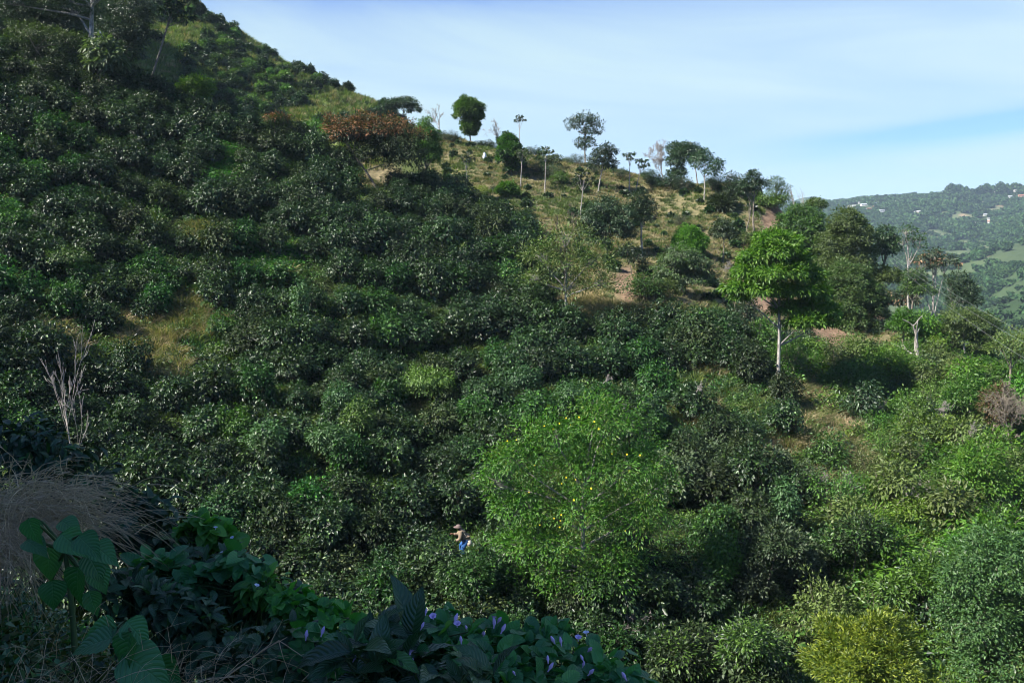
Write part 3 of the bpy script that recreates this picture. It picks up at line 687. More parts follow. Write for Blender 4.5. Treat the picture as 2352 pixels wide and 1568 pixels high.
tree('tall_tree', 'tall two-tiered tree with open upper crown on the skyline', 1344, 380, [(1316, 288, 17, 13), (1340, 276, 22, 13), (1363, 285, 18, 14), (1372, 302, 12, 9), (1348, 303, 16, 10), (1330, 334, 12, 14), (1352, 332, 15, 13), (1344, 322, 10, 8)], 'dark', bark='palebark', d=127, k=4, dens=7, rough=0.35, trunk_top=(1343, 285))
tree('bushy_tree', 'full grey-green tree with a thin stem reaching down the grass slope', 1374, 440, [(1392, 345, 20, 14), (1380, 362, 26, 16), (1370, 378, 22, 14), (1400, 378, 18, 14), (1405, 350, 10, 12)], 'dark', k=4, dens=9, bark='palebark')
cecropia('thin-stemmed tree in the middle of the open grass slope', 1332, 504, 1340, 415, [(1330, 405), (1345, 398), (1356, 412), (1338, 418), (1350, 425), (1326, 422)], 'grey')
cecropia('slender umbrella tree of the pair on the ridge, upright one', 1445, 440, 1447, 362, [(1440, 358), (1452, 356), (1446, 366)], 'dark')
cecropia('slender umbrella tree of the pair on the ridge, leaning one', 1458, 440, 1474, 380, [(1468, 372), (1478, 370), (1474, 384), (1484, 381)], 'dark')
snag('tall straight leafless tree on the ridge before the tree cluster', 1520, 425, 108, 0.09, 23, d=124, spread=0.75, levels=5, wscale=0.8, kids=4)
tree('tall_tree', 'darkest tree at the start of the ridge cluster', 1556, 440, [(1548, 342, 18, 12), (1565, 352, 24, 16), (1552, 372, 20, 13), (1575, 340, 16, 12), (1560, 395, 14, 14), (1545, 400, 12, 10)], 'dark', d=121, k=5, dens=12)
tree('tall_tree', 'middle tree of the ridge cluster with a pale forked trunk', 1602, 435, [(1590, 345, 20, 12), (1606, 356, 18, 13), (1585, 365, 18, 12)], 'dark', bark='palebark', d=120, k=4, dens=10)
tree('tall_tree', 'spreading tree with tall pale trunk ending the ridge cluster', 1618, 460, [(1612, 362, 24, 15), (1640, 378, 20, 14), (1600, 380, 15, 9), (1634, 395, 18, 7), (1650, 388, 12, 9)], 'dark', bark='palebark', k=4, dens=9, trunk_top=(1620, 370))
tree('open_tree', 'small open tree with sparse crown on the ridge', 1678, 440, [(1664, 405, 9, 4), (1680, 400, 10, 5), (1694, 408, 9, 4), (1674, 412, 8, 3)], 'dark', bark='greybark', d=116, k=3, dens=6, twigs=8)
tree('layered_tree', 'leafy tree on two thin stems above the bare soil edge', 1730, 532, [(1730, 408, 17, 14), (1720, 425, 22, 12), (1745, 428, 20, 14), (1708, 438, 12, 9)], 'dark', bark='bark', k=5, dens=11, trunk_top=(1733, 430))
snag('thin leaning stem beside the two-stemmed leafy tree', 1714, 532, 98, 0.07, 44, levels=2, kids=2, spread=0.25, bark='bark', cat='tree')
tree('feathery_tree', 'tiered feathery tree at the end of the ridge', 1788, 490, [(1782, 418, 14, 7), (1796, 434, 14, 8), (1776, 440, 12, 8), (1800, 455, 13, 8), (1782, 462, 16, 10)], 'mid', d=108, k=6, dens=14, cs=0.5, wr=0.2)
snag('bare upright snag standing above the treetops, the thinner one', 1833, 500, 80, 0.12, 31, d=112, levels=2, kids=2, spread=0.12, bark='greybark', wscale=0.6)
snag('bare forked snag with crooked arms above the treetops', 1861, 500, 72, 0.13, 35, d=110, levels=3, kids=3, spread=0.45, first=0.5, bark='greybark', wscale=0.8)
tree('bushy_tree', 'orange-tinged crown just under the forked snag', 1872, 540, [(1873, 466, 16, 9), (1888, 472, 9, 9), (1862, 472, 10, 7)], 'olive', d=109, k=5, dens=14)
# --- on the grass slope
tree('bushy_tree', 'low bright green bush-like tree on the open grass slope', 1166, 452, [(1166, 434, 20, 14), (1155, 438, 12, 10), (1180, 440, 12, 10)], 'bright', k=6, dens=22, rough=0.15)
tree('conifer_like_tree', 'upright fresh green tree against the grassy knoll', 983, 375, [(975, 290, 15, 16), (978, 312, 26, 18), (988, 335, 24, 16), (974, 345, 22, 18), (1000, 352, 14, 12), (985, 362, 20, 12)], 'mid', d=98, k=6, dens=18)
tree('rust_tree', 'broad tree topped with rust-coloured blossom', 880, 420, [(862, 310, 60, 36), (905, 340, 62, 48), (820, 305, 48, 28), (790, 310, 30, 20), (930, 365, 40, 40), (770, 290, 24, 16), (870, 350, 60, 34)], 'coffee_olive', d=84, k=4, dens=8, rough=0.38, leaf2=('rust', 0.42), L=0.24, cs=0.35)
tree('rust_bush', 'small patch of rust-coloured blossom on the crest', 634, 300, [(634, 276, 24, 8), (650, 285, 16, 8)], 'olive', d=85, k=5, dens=14, leaf2=('rust', 0.7), cat='shrub')
tree('palm_like_clump', 'pale spiky-leaved clump under the ridge trees', 1660, 482, [(1650, 466, 16, 10), (1668, 462, 16, 10), (1662, 474, 18, 8)], 'grey', k=8, dens=10, wr=0.16, L=0.8, cs=0.2, spread=0.8, down=0.0, cat='plant')
tree('umbrella_tree', 'small umbrella-shaped tree on a thin stem on the dry slope', 1661, 606, [(1662, 520, 20, 12), (1650, 532, 18, 10), (1680, 536, 16, 10), (1664, 538, 26, 9)], 'grey', k=4, dens=12, trunk_top=(1663, 530), leaf2=('dark', 0.4))
tree('bushy_tree', 'dense bright green tree beside the small umbrella tree', 1588, 592, [(1580, 545, 26, 26), (1566, 558, 20, 18), (1604, 556, 20, 20), (1585, 570, 28, 16)], 'bright', k=7, dens=24, rough=0.15)
tree('drooping_tree', 'large dark drooping tree above the terrace', 1396, 578, [(1385, 478, 34, 26), (1362, 505, 32, 28), (1425, 500, 34, 32), (1395, 525, 48, 30), (1345, 530, 20, 24), (1440, 535, 24, 26), (1375, 548, 28, 16)], 'dark', d=84, k=5, dens=10, down=0.8)
tree('slender_tree', 'tall oval tree with a long thin pale trunk behind the drooping tree', 1476, 588, [(1470, 460, 20, 20), (1488, 475, 18, 20), (1462, 485, 20, 20), (1480, 500, 24, 20)], 'dark', bark='palebark', k=5, dens=12)
tree('climber_mass', 'dark creeper-covered stump hanging below the drooping tree', 1455, 625, [(1440, 575, 14, 12), (1462, 592, 18, 16), (1480, 612, 14, 14)], 'dark', d=77, k=5, dens=14, cat='shrub')
tree('drooping_tree', 'pale drooping-leaved tree below the dry slope', 1570, 695, [(1560, 592, 36, 26), (1600, 608, 32, 26), (1540, 620, 38, 26), (1580, 640, 52, 28), (1620, 640, 26, 22), (1540, 655, 34, 18)], 'grey', d=74, k=6, dens=10, down=0.9, leaf2=('mid', 0.35))
# --- the feathery tree with the pale trunk
t1 = tree('feathery_tree', 'wide airy tree with feathery foliage and a smooth pale trunk', 1298, 755, [(1300, 545, 60, 36), (1240, 590, 62, 42), (1360, 600, 66, 44), (1300, 610, 70, 50), (1225, 640, 40, 26), (1380, 650, 50, 32), (1310, 660, 60, 24)], 'olive', bark='palebark', k=4, dens=4.5, cs=0.45, L=0.22, wr=0.3,
          trunk_top=(1300, 655), r0=0.17, twigs=26, shell=0.35, rough=0.3, down=0.0, wob=0.02, leaf2=('mid', 0.35))
rng = np.random.default_rng(5); ps = scale_paths(bare_tree(rng, 1, 1, 0.5, 5, 0.2, 3, 0.6), 1.0); s_ = t1.location.y/FPX
tw = [(p*np.array([70*s_*1.3, 70*s_, 200*s_*0.95])*1.0+np.array([0, 0, 95*s_]), np.maximum(r*0.06, 0.012)) for p, r in ps]
V, F = tubes(tw, 4); obj('twigs', mesh_np('twigs', V, F, M['twig']), t1)
tree('young_fern_tree', 'fresh green young tree with fern-like leaves', 1225, 690, [(1220, 655, 18, 9), (1235, 668, 18, 8), (1212, 675, 16, 8)], 'lime', d=69, k=9, dens=8, cs=0.3, wr=0.2, L=0.42, limbs=True)
# --- eastern spur
tree('broad_tree', 'dense dark green tree filling the dip behind the layered tree', 1850, 640, [(1840, 500, 40, 30), (1815, 520, 30, 34), (1870, 530, 32, 40), (1845, 560, 48, 40), (1810, 570, 34, 34), (1880, 590, 34, 40), (1840, 620, 50, 40)], 'mid', d=92, k=5, dens=10, leaf2=('dark', 0.3))
tree('olive_tree', 'tallest olive-green tree with a domed top on the spur', 1960, 660, [(1945, 515, 40, 36), (1965, 545, 42, 40), (1920, 560, 42, 40), (1960, 590, 52, 44), (1915, 620, 50, 44), (1985, 640, 30, 42)], 'olive', bark='palebark', d=88, k=5, dens=12, rough=0.16)
tree('olive_tree', 'lower olive tree with a pale forked stem in front of the domed one', 1925, 760, [(1940, 640, 50, 36), (1900, 665, 40, 34), (1975, 680, 44, 40), (1935, 700, 60, 44), (2000, 705, 34, 40), (1960, 745, 50, 34)], 'olive', bark='palebark', d=80, k=5, dens=11, leaf2=('mid', 0.35))
tree('dark_tree', 'shaded dark tree on the lower side of the olive trees', 2010, 770, [(2010, 700, 30, 34), (2025, 735, 28, 30), (1990, 760, 30, 26)], 'dark', d=80, k=5, dens=12)
tree('round_tree', 'stand-alone dark tree on a short thin trunk against the far valley', 2032, 626, [(2030, 540, 24, 18), (2020, 556, 20, 18), (2045, 560, 22, 20), (2034, 576, 30, 14)], 'dark', d=90, k=4, dens=13, trunk_top=(2034, 560))
tree('airy_tree', 'pale-trunked airy tree with thin spreading limbs against the far valley', 2089, 640, [(2080, 528, 22, 9), (2100, 545, 22, 9), (2115, 562, 16, 9), (2072, 552, 14, 6)], 'mid', bark='palebark', d=86, k=3, dens=6, twigs=10, trunk_top=(2088, 560), r0=0.14)
tt_ = tree('gaunt_tree', 'gaunt tree with a mottled pale trunk and drooping pinkish dry leaves', 2135, 762, [(2140, 585, 22, 10), (2175, 600, 22, 10), (2112, 600, 16, 9), (2150, 608, 18, 8), (2100, 640, 22, 14), (2080, 690, 30, 16), (2050, 680, 22, 10)], 'grey', bark='palebark', k=4, dens=4, L=0.45, cs=0.4, wr=0.4, down=0.7, twigs=8,
           trunk_top=(2147, 590), r0=0.22, wob=0.02, leaf2=('pink', 0.18))
tree('leaning_tree', 'leafy tree with long pale limbs fanning out beside the gaunt trunk', 2180, 745, [(2200, 645, 26, 18), (2222, 665, 26, 18), (2205, 690, 34, 20), (2235, 690, 20, 12), (2180, 660, 16, 14)], 'dark', bark='palebark', d=77, k=4, dens=9, twigs=8, r0=0.16, leaf2=('grey', 0.4))
snag('curving white dead trunk with two bent arms in the gully greenery', 2128, 815, 90, 0.22, 52, levels=2, kids=2, spread=0.8, bark='palebark', wscale=0.9, d=68, lean=(-0.15, 0))
tree('bushy_tree', 'bright green bushy tree at the foot of the bare slip', 2078, 775, [(2080, 728, 20, 18), (2070, 748, 28, 20), (2092, 750, 20, 18)], 'bright', k=6, dens=16, d=73)
tree('olive_tree', 'wide olive tree with twiggy shaded underside at the edge of the drop', 2232, 812, [(2210, 730, 42, 24), (2250, 745, 40, 26), (2230, 770, 54, 30), (2270, 780, 28, 24), (2190, 760, 30, 30)], 'olive', bark='palebark', k=5, dens=11, d=73, leaf2=('dark', 0.3), twigs=6)
tree('olive_tree', 'bronze-green low tree behind the gaunt trunk', 2040, 670, [(2030, 632, 30, 18), (2060, 640, 26, 16), (2010, 645, 24, 18)], 'olive', d=88, k=5, dens=12)
tree('bushy_tree', 'dark leafy tree right below the airy pale-trunked tree', 2100, 680, [(2100, 640, 24, 18), (2115, 665, 26, 18), (2090, 665, 22, 18)], 'dark', d=82, k=5, dens=10, leaf2=('mid', 0.3))
# --- main layered tree
tree('layered_tree', 'tall light green tree with layered foliage and a long pale trunk', 1797, 872, [(1770, 553, 34, 20), (1800, 560, 34, 22), (1785, 578, 52, 18), (1738, 590, 34, 16), (1822, 600, 34, 18), (1726, 622, 36, 15), (1790, 628, 56, 15), (1858, 632, 32, 16), (1712, 660, 40, 13), (1765, 668, 46, 12),
      (1832, 668, 44, 13), (1878, 672, 26, 12), (1812, 708, 38, 12), (1860, 706, 40, 13), (1895, 716, 30, 15), (1850, 738, 44, 12), (1900, 738, 20, 10), (1700, 678, 24, 10)], 'bright', bark='palebark', d=58, k=7, dens=13, cs=0.26, L=0.27, wr=0.34, trunk_top=(1790, 590), r0=0.135, twigs=8, wob=0.02, down=0.5, leaf2=('lime', 0.3), flat=0.95)
# --- upper left corner
tree('tall_tree', 'big tree with a thick whitish trunk and side limb at the top of the coffee', 223, 150, [(120, -70, 110, 50), (260, -90, 120, 60), (60, -30, 90, 34), (330, -60, 70, 36), (20, 5, 60, 22), (170, 25, 60, 14)], 'dark', bark='palebark', d='top', k=5, dens=6, trunk_top=(212, -50), r0=0.33, wob=0.012, twigs=12, leaf2=('grey', 0.15))
tree('shade_tree', 'dark overgrown tree behind the whitish trunk', 300, 175, [(300, 30, 60, 50), (260, 80, 50, 40), (318, 80, 26, 50), (290, 120, 40, 30)], 'dark', d=100, k=5, dens=8)
tree('shade_tree', 'dark overgrown tree filling the upper corner beside the whitish trunk', 110, 110, [(100, 20, 70, 46), (30, 60, 60, 50), (150, 60, 46, 40), (60, 20, 60, 40)], 'dark', d=92, k=5, dens=8)
cecropia('thin leaning stem tree with palmate leaves at the top of the coffee', 344, 190, 400, 0, [(400, 10), (415, 30), (392, 34), (436, -4), (425, 48)], 'dark', d='top', bark='bark', r0=0.13, L=0.8, name='leaning_tree', nl=8)
tree('palmate_shrub', 'big-leaved palmate shrub under the whitish trunk', 240, 172, [(240, 105, 28, 16), (225, 125, 26, 18), (258, 135, 26, 20), (238, 150, 36, 16)], 'grey', d='top', k=7, dens=4, L=0.6, cs=0.25, wr=0.3, down=0.8, cat='shrub')
tree('palmate_shrub', 'pale palmate shrub hanging near the upper corner', 105, 90, [(95, 20, 26, 20), (120, 35, 24, 24), (105, 60, 30, 20)], 'grey', d='top', k=7, dens=4, L=0.6, cs=0.25, wr=0.3, down=0.9, cat='shrub')
tree('feathery_shrub', 'yellowish twiggy shrub beside the pale palmate shrub', 140, 130, [(110, 85, 60, 22), (165, 95, 40, 20), (60, 70, 40, 18)], 'olive', d='top', k=4, dens=7, cat='shrub')
tree('lime_bush', 'lime green bush at the edge of the shaded gully', 452, 232, [(445, 190, 24, 14), (470, 198, 20, 16), (430, 204, 22, 14), (455, 210, 30, 14)], 'lime', k=6, d='top', dens=14, cat='shrub')
snag('small pale leafless tree on the crest of the big hill', 620, 150, 22, 0.10, 61, d=178, levels=4, spread=0.7, wscale=1.6)
for i, (X, d_, w_) in enumerate([(505, 183, 6), (530, 183, 6), (548, 182, 5), (585, 180, 8), (570, 180, 7), (688, 176, 6), (712, 175, 6), (745, 173, 6), (800, 170, 7), (480, 185, 7), (455, 186, 9)]):
    p = at(X, d_); _, Yg = proj(p.x, p.y, p.z); Yg = float(Yg)
    tree('round_coffee_tree', 'small rounded tree in silhouette on the crest of the big hill', X, 0, [(X, Yg-13, w_, w_), (X+3, Yg-8, w_, w_)], 'dark', d=d_, k=5, dens=30, group='rounded trees along the crest of the big hill')
# --- the leafless snag in the coffee
sn = snag('slim leafless snag with many upright twigs rising out of the coffee', 148, 1012, 275, 0.038, 77, levels=4, kids=3, spread=0.28, first=0.1, bark='greybark', wscale=0.42, d=40)
# --- yellow-flowered tree
yf = tree('flowering_tree', 'rambling light green tree with yellow trumpet flowers', 1335, 1330, [(1395, 975, 75, 50), (1270, 1000, 72, 46), (1180, 1060, 66, 50), (1340, 1060, 90, 60), (1450, 1070, 80, 60), (1200, 1160, 80, 60), (1330, 1170, 90, 60), (1450, 1190, 80, 70), (1250, 1250, 80, 50), (1400, 1290, 80, 60), (1180, 1250, 40, 30), (1330, 1330, 90, 40), (1240, 1310, 60, 40), (1370, 930, 40, 30), (1500, 1130, 46, 50), (1130, 1110, 30, 30)],
          'bright', bark='greybark', d=36.5, k=6, dens=7.5, cs=0.30, L=0.165, wr=0.30, down=0.4, trunk_top=(1345, 1080), r0=0.14, twigs=14, rough=0.5, leaf2=('lime', 0.18))
fl = [(1300, 960), (1285, 972), (1330, 958), (1365, 968), (1270, 985), (1310, 975), (1228, 1068), (1322, 1101), (1358, 1121), (1289, 1182), (1272, 1190), (1287, 1195), (1285, 1210), (1240, 1205), (1436, 1218), (1165, 1012), (1470, 1045), (1440, 1043), (1405, 1042), (1290, 1110), (1215, 1130), (1345, 1200), (1445, 1080), (1318, 1148), (1300, 1096), (1375, 985), (1250, 978), (1186, 1010)]
frng = np.random.default_rng(9)
def flower_mesh(seed):
    r = np.random.default_rng(seed); A = np.arange(6)/6*6.283
    P = np.repeat([[0, 0, 0.0]], 6, 0); D = np.stack([np.cos(A), np.sin(A), 0.35+0*A], -1); Nn = np.repeat([[0, 0, 1.0]], 6, 0)
    return leaves_mesh('flower', P, D, Nn, np.full(6, 0.085), np.full(6, 0.075), M['flower'], r)
fm = flower_mesh(1); yb = np.array(yf.location)
for X, Y in fl:
    dd = hit(X, Y); base = w_at(X, Y, 36.5-1.55-frng.uniform(0, .35))-yb
    f = obj('flower', fm, yf, base); f.rotation_euler = (R(60)+frng.uniform(-.4, .4), frng.uniform(-.4, .4), frng.uniform(-.5, .5)); q = frng.uniform(0.3, 0.6); f.scale = (q, q, q)
# --- round yellow-green tree and its big neighbour
yl = [(1995, 1530, 125, 108)]; yr = np.random.default_rng(4)
for q in range(26):
    a = yr.uniform(0.05, math.pi-0.05); e = yr.uniform(0.1, 1.0); yl.append((1997+132*math.cos(a)*e, 1525-115*math.sin(a)*e, yr.uniform(24, 44), yr.uniform(18, 32), 27-1.55*math.sqrt(max(0, 1-e*e))))
tree('round_tree', 'large round yellow-green tree with feathery tufts', 1998, 1700, yl, 'yellow', d=27, k=16, dens=11, cs=0.15, L=0.13, wr=0.34, down=0.0, spread=1.0, rough=0.22, shell=0.8, bottom=-0.3, trunk_top=(1998, 1560), twigs=2, leaf2=('lime', 0.35))
tree('broad_tree', 'big fine-leaved green tree at the lower edge beyond the yellow-green one', 2290, 1690, [(2290, 1300, 110, 90), (2340, 1400, 130, 110), (2240, 1420, 90, 90), (2330, 1530, 130, 90), (2220, 1330, 60, 50)], 'vine', d=32, k=7, dens=6, cs=0.28, L=0.13, wr=0.5, rough=0.15, leaf2=('mid', 0.5))
tree('brown_tree', 'reddish-brown leaved tree by the grey tangle of branches', 2290, 1010, [(2290, 925, 34, 36), (2300, 955, 30, 28)], 'brown', d=52, k=6, dens=14, leaf2=('olive', 0.3))
g0 = snag('grey tangle of leafless arching branches at the edge of the gully', 2345, 1010, 210, 0.06, 91, bark='bark', d=50, levels=5, kids=4, spread=0.9, first=0.2, wscale=0.75, up=0.2)
# fallen branches
def fallen(label, X, Y, d, w, h, seed, ang=0.0):
    rng = np.random.default_rng(seed); s = d/FPX; c = w_at(X, Y, d); o = thing('fallen_branches', label, 'branches', Vector(c))
    ps = scale_paths(bare_tree(rng, 1, 1, 0.75, 4, 0.2, 4, 0.2), 1.0)
    rot = np.array(Matrix.Rotation(ang, 3, 'Y'))
    V, F = tubes([((p@rot.T)*np.array([w*s, 0.5*w*s, h*s]), np.maximum(r*0.022, 0.006)) for p, r in ps], 4)
    obj('twigs', mesh_np('twigs', V, F, M['greybark']), o); return o
fallen('grey fallen branches hanging under the yellow-flowered tree', 1435, 1365, 35.5, 110, 130, 3, R(150))
fallen('small pale fallen branches on the green slope', 1930, 1080, 45, 70, 80, 8, R(140))
fallen('pale twigs caught in the lower creepers beyond the dry slip', 2060, 1160, 43, 60, 60, 12, R(40))
fallen('broken pale branch lying on the dry slope by the umbrella tree', 1690, 620, 82, 30, 26, 14, R(-60))

# creeper mounds over coffee
for i, (X, Y, rx, ry, d_, lf, lb) in enumerate([(785, 920, 40, 44, 50, 'vine', 'blue-green creeper mound over a coffee bush, the tallest in mid slope'), (1205, 865, 36, 26, 52, 'vine', 'creeper mound near the small dry clearing, bluish green'), (1315, 905, 34, 26, 50, 'vine', 'creeper mound above the yellow-flowered tree'),
        (1805, 1150, 28, 56, 42, 'vine', 'tall creeper-draped column beside the dry slips'), (825, 960, 34, 48, 47, 'mid', 'creeper-hung bush next to the blue-green mound'), (540, 970, 40, 34, 46, 'bright', 'fresh green creeper bush below the snag level'), (760, 1000, 50, 26, 45, 'vine', 'low creeper mound under the creeper-hung bush'),
        (1135, 890, 24, 30, 51, 'vine', 'narrow creeper mound beside the bluish green one'), (150, 590, 50, 22, 58, 'mid', 'green creeper bush on the high shaded slope'), (500, 1170, 44, 30, 40, 'vine', 'creeper bush in the lower coffee rows'), (1660, 1270, 40, 50, 38, 'bright', 'vivid creeper bush in the shaded gully'),
        (610, 1000, 46, 30, 45, 'vine', 'creeper bush between the mound and the snag'), (780, 1180, 40, 26, 40, 'vine', 'pale creeper bush upslope of the picker'), (980, 870, 60, 26, 51, 'mid', 'wide creeper bush above the dry clearing'), (690, 680, 18, 50, 58, 'vine', 'hanging creeper strip on the tall coffee'), (1100, 1390, 60, 30, 34, 'olive', 'olive creeper bush below the picker')]):
    d_ = hit(X, Y+ry*0.9, f=lambda a, b: H(a, b)+1.2).y
    tree('creeper_mound', lb, X, Y+ry, [(X, Y, rx, ry), (X-rx*0.4, Y+ry*0.4, rx*0.6, ry*0.5), (X+rx*0.4, Y+ry*0.3, rx*0.6, ry*0.6), (X, Y+ry*0.9, rx*0.9, ry*0.6)], lf, bark='twig', d=d_, k=6, dens=9, cs=0.25, L=0.15, wr=0.6, down=0.8, rough=0.2, cat='creeper')

# taller growth in the gully, each with its own crown
for i, (X, Yb, d_, lf, l2, lb, lobes) in enumerate([
    (2050, 900, 64, 'lime', 'bright', 'light green spreading tree below the white bent dead trunk', [(2040, 820, 50, 24), (2000, 840, 44, 22), (2080, 845, 44, 24), (2030, 865, 60, 24)]),
    (1960, 930, 60, 'mid', 'bright', 'mid green tree in the fold below the bare slip', [(1950, 860, 44, 26), (1985, 880, 40, 26), (1925, 885, 34, 24)]),
    (2240, 980, 56, 'bright', 'mid', 'bright tree with hanging leaves below the wide olive tree', [(2230, 900, 48, 30), (2200, 920, 40, 28), (2265, 930, 34, 28)]),
    (2150, 1060, 52, 'olive', 'lime', 'olive and yellow tangled tree halfway down the gully side', [(2140, 980, 60, 28), (2100, 1000, 40, 26), (2190, 1000, 40, 30)]),
    (2260, 1180, 44, 'bright', 'lime', 'creeper-curtained tree over the big fine-leaved tree', [(2250, 1060, 50, 36), (2220, 1100, 40, 50), (2290, 1110, 46, 50), (2250, 1150, 50, 36)]),
    (2110, 1230, 43, 'lime', 'olive', 'light green bushy tree above the lower twigs', [(2100, 1170, 46, 30), (2140, 1190, 46, 30), (2070, 1200, 36, 24)]),
    (1980, 1290, 39, 'coffee_olive', 'mid', 'olive-leaved tree over the round yellow-green one', [(1970, 1220, 50, 34), (2010, 1240, 44, 30), (1930, 1250, 40, 28)]),
    (2150, 1400, 36, 'bright', 'mid', 'bright tree between the yellow-green dome and the fine-leaved tree', [(2150, 1310, 50, 34), (2120, 1345, 40, 30), (2180, 1350, 40, 34)]),
    (1760, 1330, 38, 'coffee_olive', 'grey', 'pale-flecked tree at the edge of the dark gully', [(1790, 1250, 50, 34), (1750, 1280, 44, 30), (1830, 1280, 40, 30)]),
    (1720, 1560, 32, 'mid', 'dark', 'shaded tree left of the yellow-green dome', [(1720, 1470, 50, 40), (1760, 1500, 44, 36), (1690, 1510, 36, 36)]),
    (1560, 1540, 32, 'coffee_olive', 'mid', 'small tree at the bottom by the end of the vine', [(1550, 1500, 46, 34), (1590, 1530, 44, 34)]),
    (2330, 840, 60, 'olive', 'mid', 'ragged olive tree where the cables leave the picture', [(2330, 780, 34, 24), (2300, 800, 30, 22), (2345, 815, 30, 24)])]):
    tree('gully_tree', lb, X, Yb, lobes, lf, bark='bark', d=d_, k=6, dens=9, cs=0.28, L=0.17, wr=0.42, rough=0.4, leaf2=(l2, 0.35), twigs=4)
for i, (X, Y, d_, w_, h_, a_) in enumerate([(2010, 960, 56, 40, 50, 40), (2180, 960, 54, 40, 46, -30), (2230, 1020, 50, 30, 60, 10), (1880, 1110, 45, 30, 40, 60), (2110, 1110, 46, 50, 40, 120), (1600, 900, 50, 24, 30, 30), (1385, 880, 50, 24, 34, 60), (2160, 1290, 38, 40, 46, -50)]):
    fallen(['bare grey twigs poking from the greenery under the light green spreading tree', 'bare grey twigs in the olive tangled tree', 'thin bare twigs before the creeper-curtained tree', 'bare twigs beside the tall creeper column', 'long bare twigs across the middle of the gully', 'bare twigs in the coffee above the dark gully', 'dry grey coffee branches below the pale-trunked airy tree', 'bare twigs above the bright tree by the dome'][i], X, Y, d_, w_, h_, 40+i, R(a_))
# a pale notice fixed to the whitish trunk
dn = hit(223, 150, f=lambda a, b: H(a, b)+2.0).y; pn = w_at(231, 82, dn-0.42)
nb = thing('notice', 'small pale notice fixed to the whitish trunk in the upper corner', 'notice', Vector(pn)); V = np.array([(x, y, z) for z in (-.33, .33) for y in (-.015, .015) for x in (-.2, .2)]); F = np.array([(0, 2, 3, 1), (4, 5, 7, 6), (0, 1, 5, 4), (2, 6, 7, 3), (0, 4, 6, 2), (1, 3, 7, 5)])
obj('panel', mesh_np('panel', V, F, flat_mat('pale notice board', (0.48, 0.47, 0.55), 0.6)), nb); nb.rotation_euler = (0.1, 0.15, 0.1)
V, F = tubes([(np.array([(-.12, .02, .1), (-.12, .30, .1)]), np.full(2, .012)), (np.array([(.1, .02, -.1), (.0, .30, -.1)]), np.full(2, .012))], 5); obj('bracket', mesh_np('bracket', V, F, M['twig']), nb)
# ---------------------------------------------------------------- grasses, weeds and ground creepers (nobody could count these)
def tuft(seed, n, h, w, lean=0.5, rad=0.25):
    rng = np.random.default_rng(seed); a = rng.uniform(0, 6.283, n); r = rad*rng.random(n)**0.5
    P = np.stack([r*np.cos(a), r*np.sin(a), -0.05+0*a], -1)
    out = np.stack([np.cos(a), np.sin(a), 0*a], -1); D0 = unit(out*rng.uniform(0.05, lean, (n, 1))+np.array([0, 0, 1])+rng.normal(size=(n, 3))*0.12)
    hh = h*rng.uniform(0.5, 1.15, n)[:, None]; S = unit(np.cross(D0, rng.normal(size=(n, 3))))*w*0.5
    M1 = P+D0*hh*0.55; D1 = unit(D0+out*lean*1.2+np.array([0, 0, -0.35])); T = M1+D1*hh*0.5
    V = np.stack([P-S, P+S, M1+S*0.8, M1-S*0.8, T], 1).reshape(-1, 3); i = np.arange(n)*5
    q = rng.random(n)
    return mesh_np('tuft', V, [np.stack([i, i+1, i+2, i+3], -1), np.stack([i+3, i+2, i+4], -1)], None, attr={'rnd': ('FACE', np.concatenate([q, q]))})
def weed(seed, n, h, L, W, rad, down=0.2):
    rng = np.random.default_rng(seed); a = rng.uniform(0, 6.283, n); r = rad*rng.random(n)**0.5
    z = h*rng.random(n)*(1-(r/rad)**2*0.6)
    P = np.stack([r*np.cos(a), r*np.sin(a), z], -1); O = unit(np.stack([np.cos(a)*r/rad, np.sin(a)*r/rad, 0.6+0*a], -1))
    return leaves_mesh('weed', P, unit(O*0.6+sph(n, rng)*0.9+np.array([0, 0, -down])), unit(O+sph(n, rng)*0.5+np.array([0, 0, .4])), L*rng.uniform(.7, 1.25, n), W*rng.uniform(.8, 1.2, n), None, rng)
def scatter(n, box, keep, kinds, smin, smax, t0=20, seed=1, sink=0.03):
    r = np.random.default_rng(seed); x = r.uniform(box[0], box[1], n); y = r.uniform(box[2], box[3], n)
    z = H(x, y); X, Y = proj(x, y, z); m = keep(x, y, X, Y, r) & (X > -120) & (X < 2480) & (Y > -80) & (Y < 1650)
    x, y, z = x[m], y[m], z[m]; v = visible(x, y, z+0.7, 40); x, y, z = x[v], y[v], z[v]; k = len(x)
    s = r.uniform(smin, smax, k)
    return np.stack([x, y, z-sink, np.array(kinds)[r.integers(0, len(kinds), k)], r.uniform(0, 6.28, k), s, s*r.uniform(.8, 1.25, k)], -1)
# dry grass hill: mottled dry and green tufts
cvf = lambda x, y: cover(x, y)
farT = [tuft(500+i, 34, 0.62, 0.055, 0.7, 0.45) for i in range(3)]
GR = [(farT[0], M['drygrass']), (farT[1], M['drygrass']), (farT[2], M['grass']), (farT[0], M['olive']), (farT[1], M['grass'])]
def k_tan(x, y, X, Y, r):
    c = cover(x, y); return (c['tan'] > 0.35) & (c['soil'] < 0.5)
rows = scatter(26000, (-15, 75, 66, 135), k_tan, [0, 1, 0, 3, 1, 3, 2], 0.45, 0.95, seed=2)
gm = fbm(rows[:, 0]/7, rows[:, 1]/7, 3)
rows[:, 3] = np.where(gm > 0.3, np.where(rows[:, 3] == 0, 4, 3), rows[:, 3]); inst_stuff('dry_hill_grass', rows, GR)
def k_big(x, y, X, Y, r): return (cover(x, y)['big'] > 0.4)
rows = scatter(22000, (-110, -5, 118, 215), k_big, [2, 4, 2, 3, 4, 0], 0.9, 1.8, seed=3); inst_stuff('green_hill_grass', rows, GR)
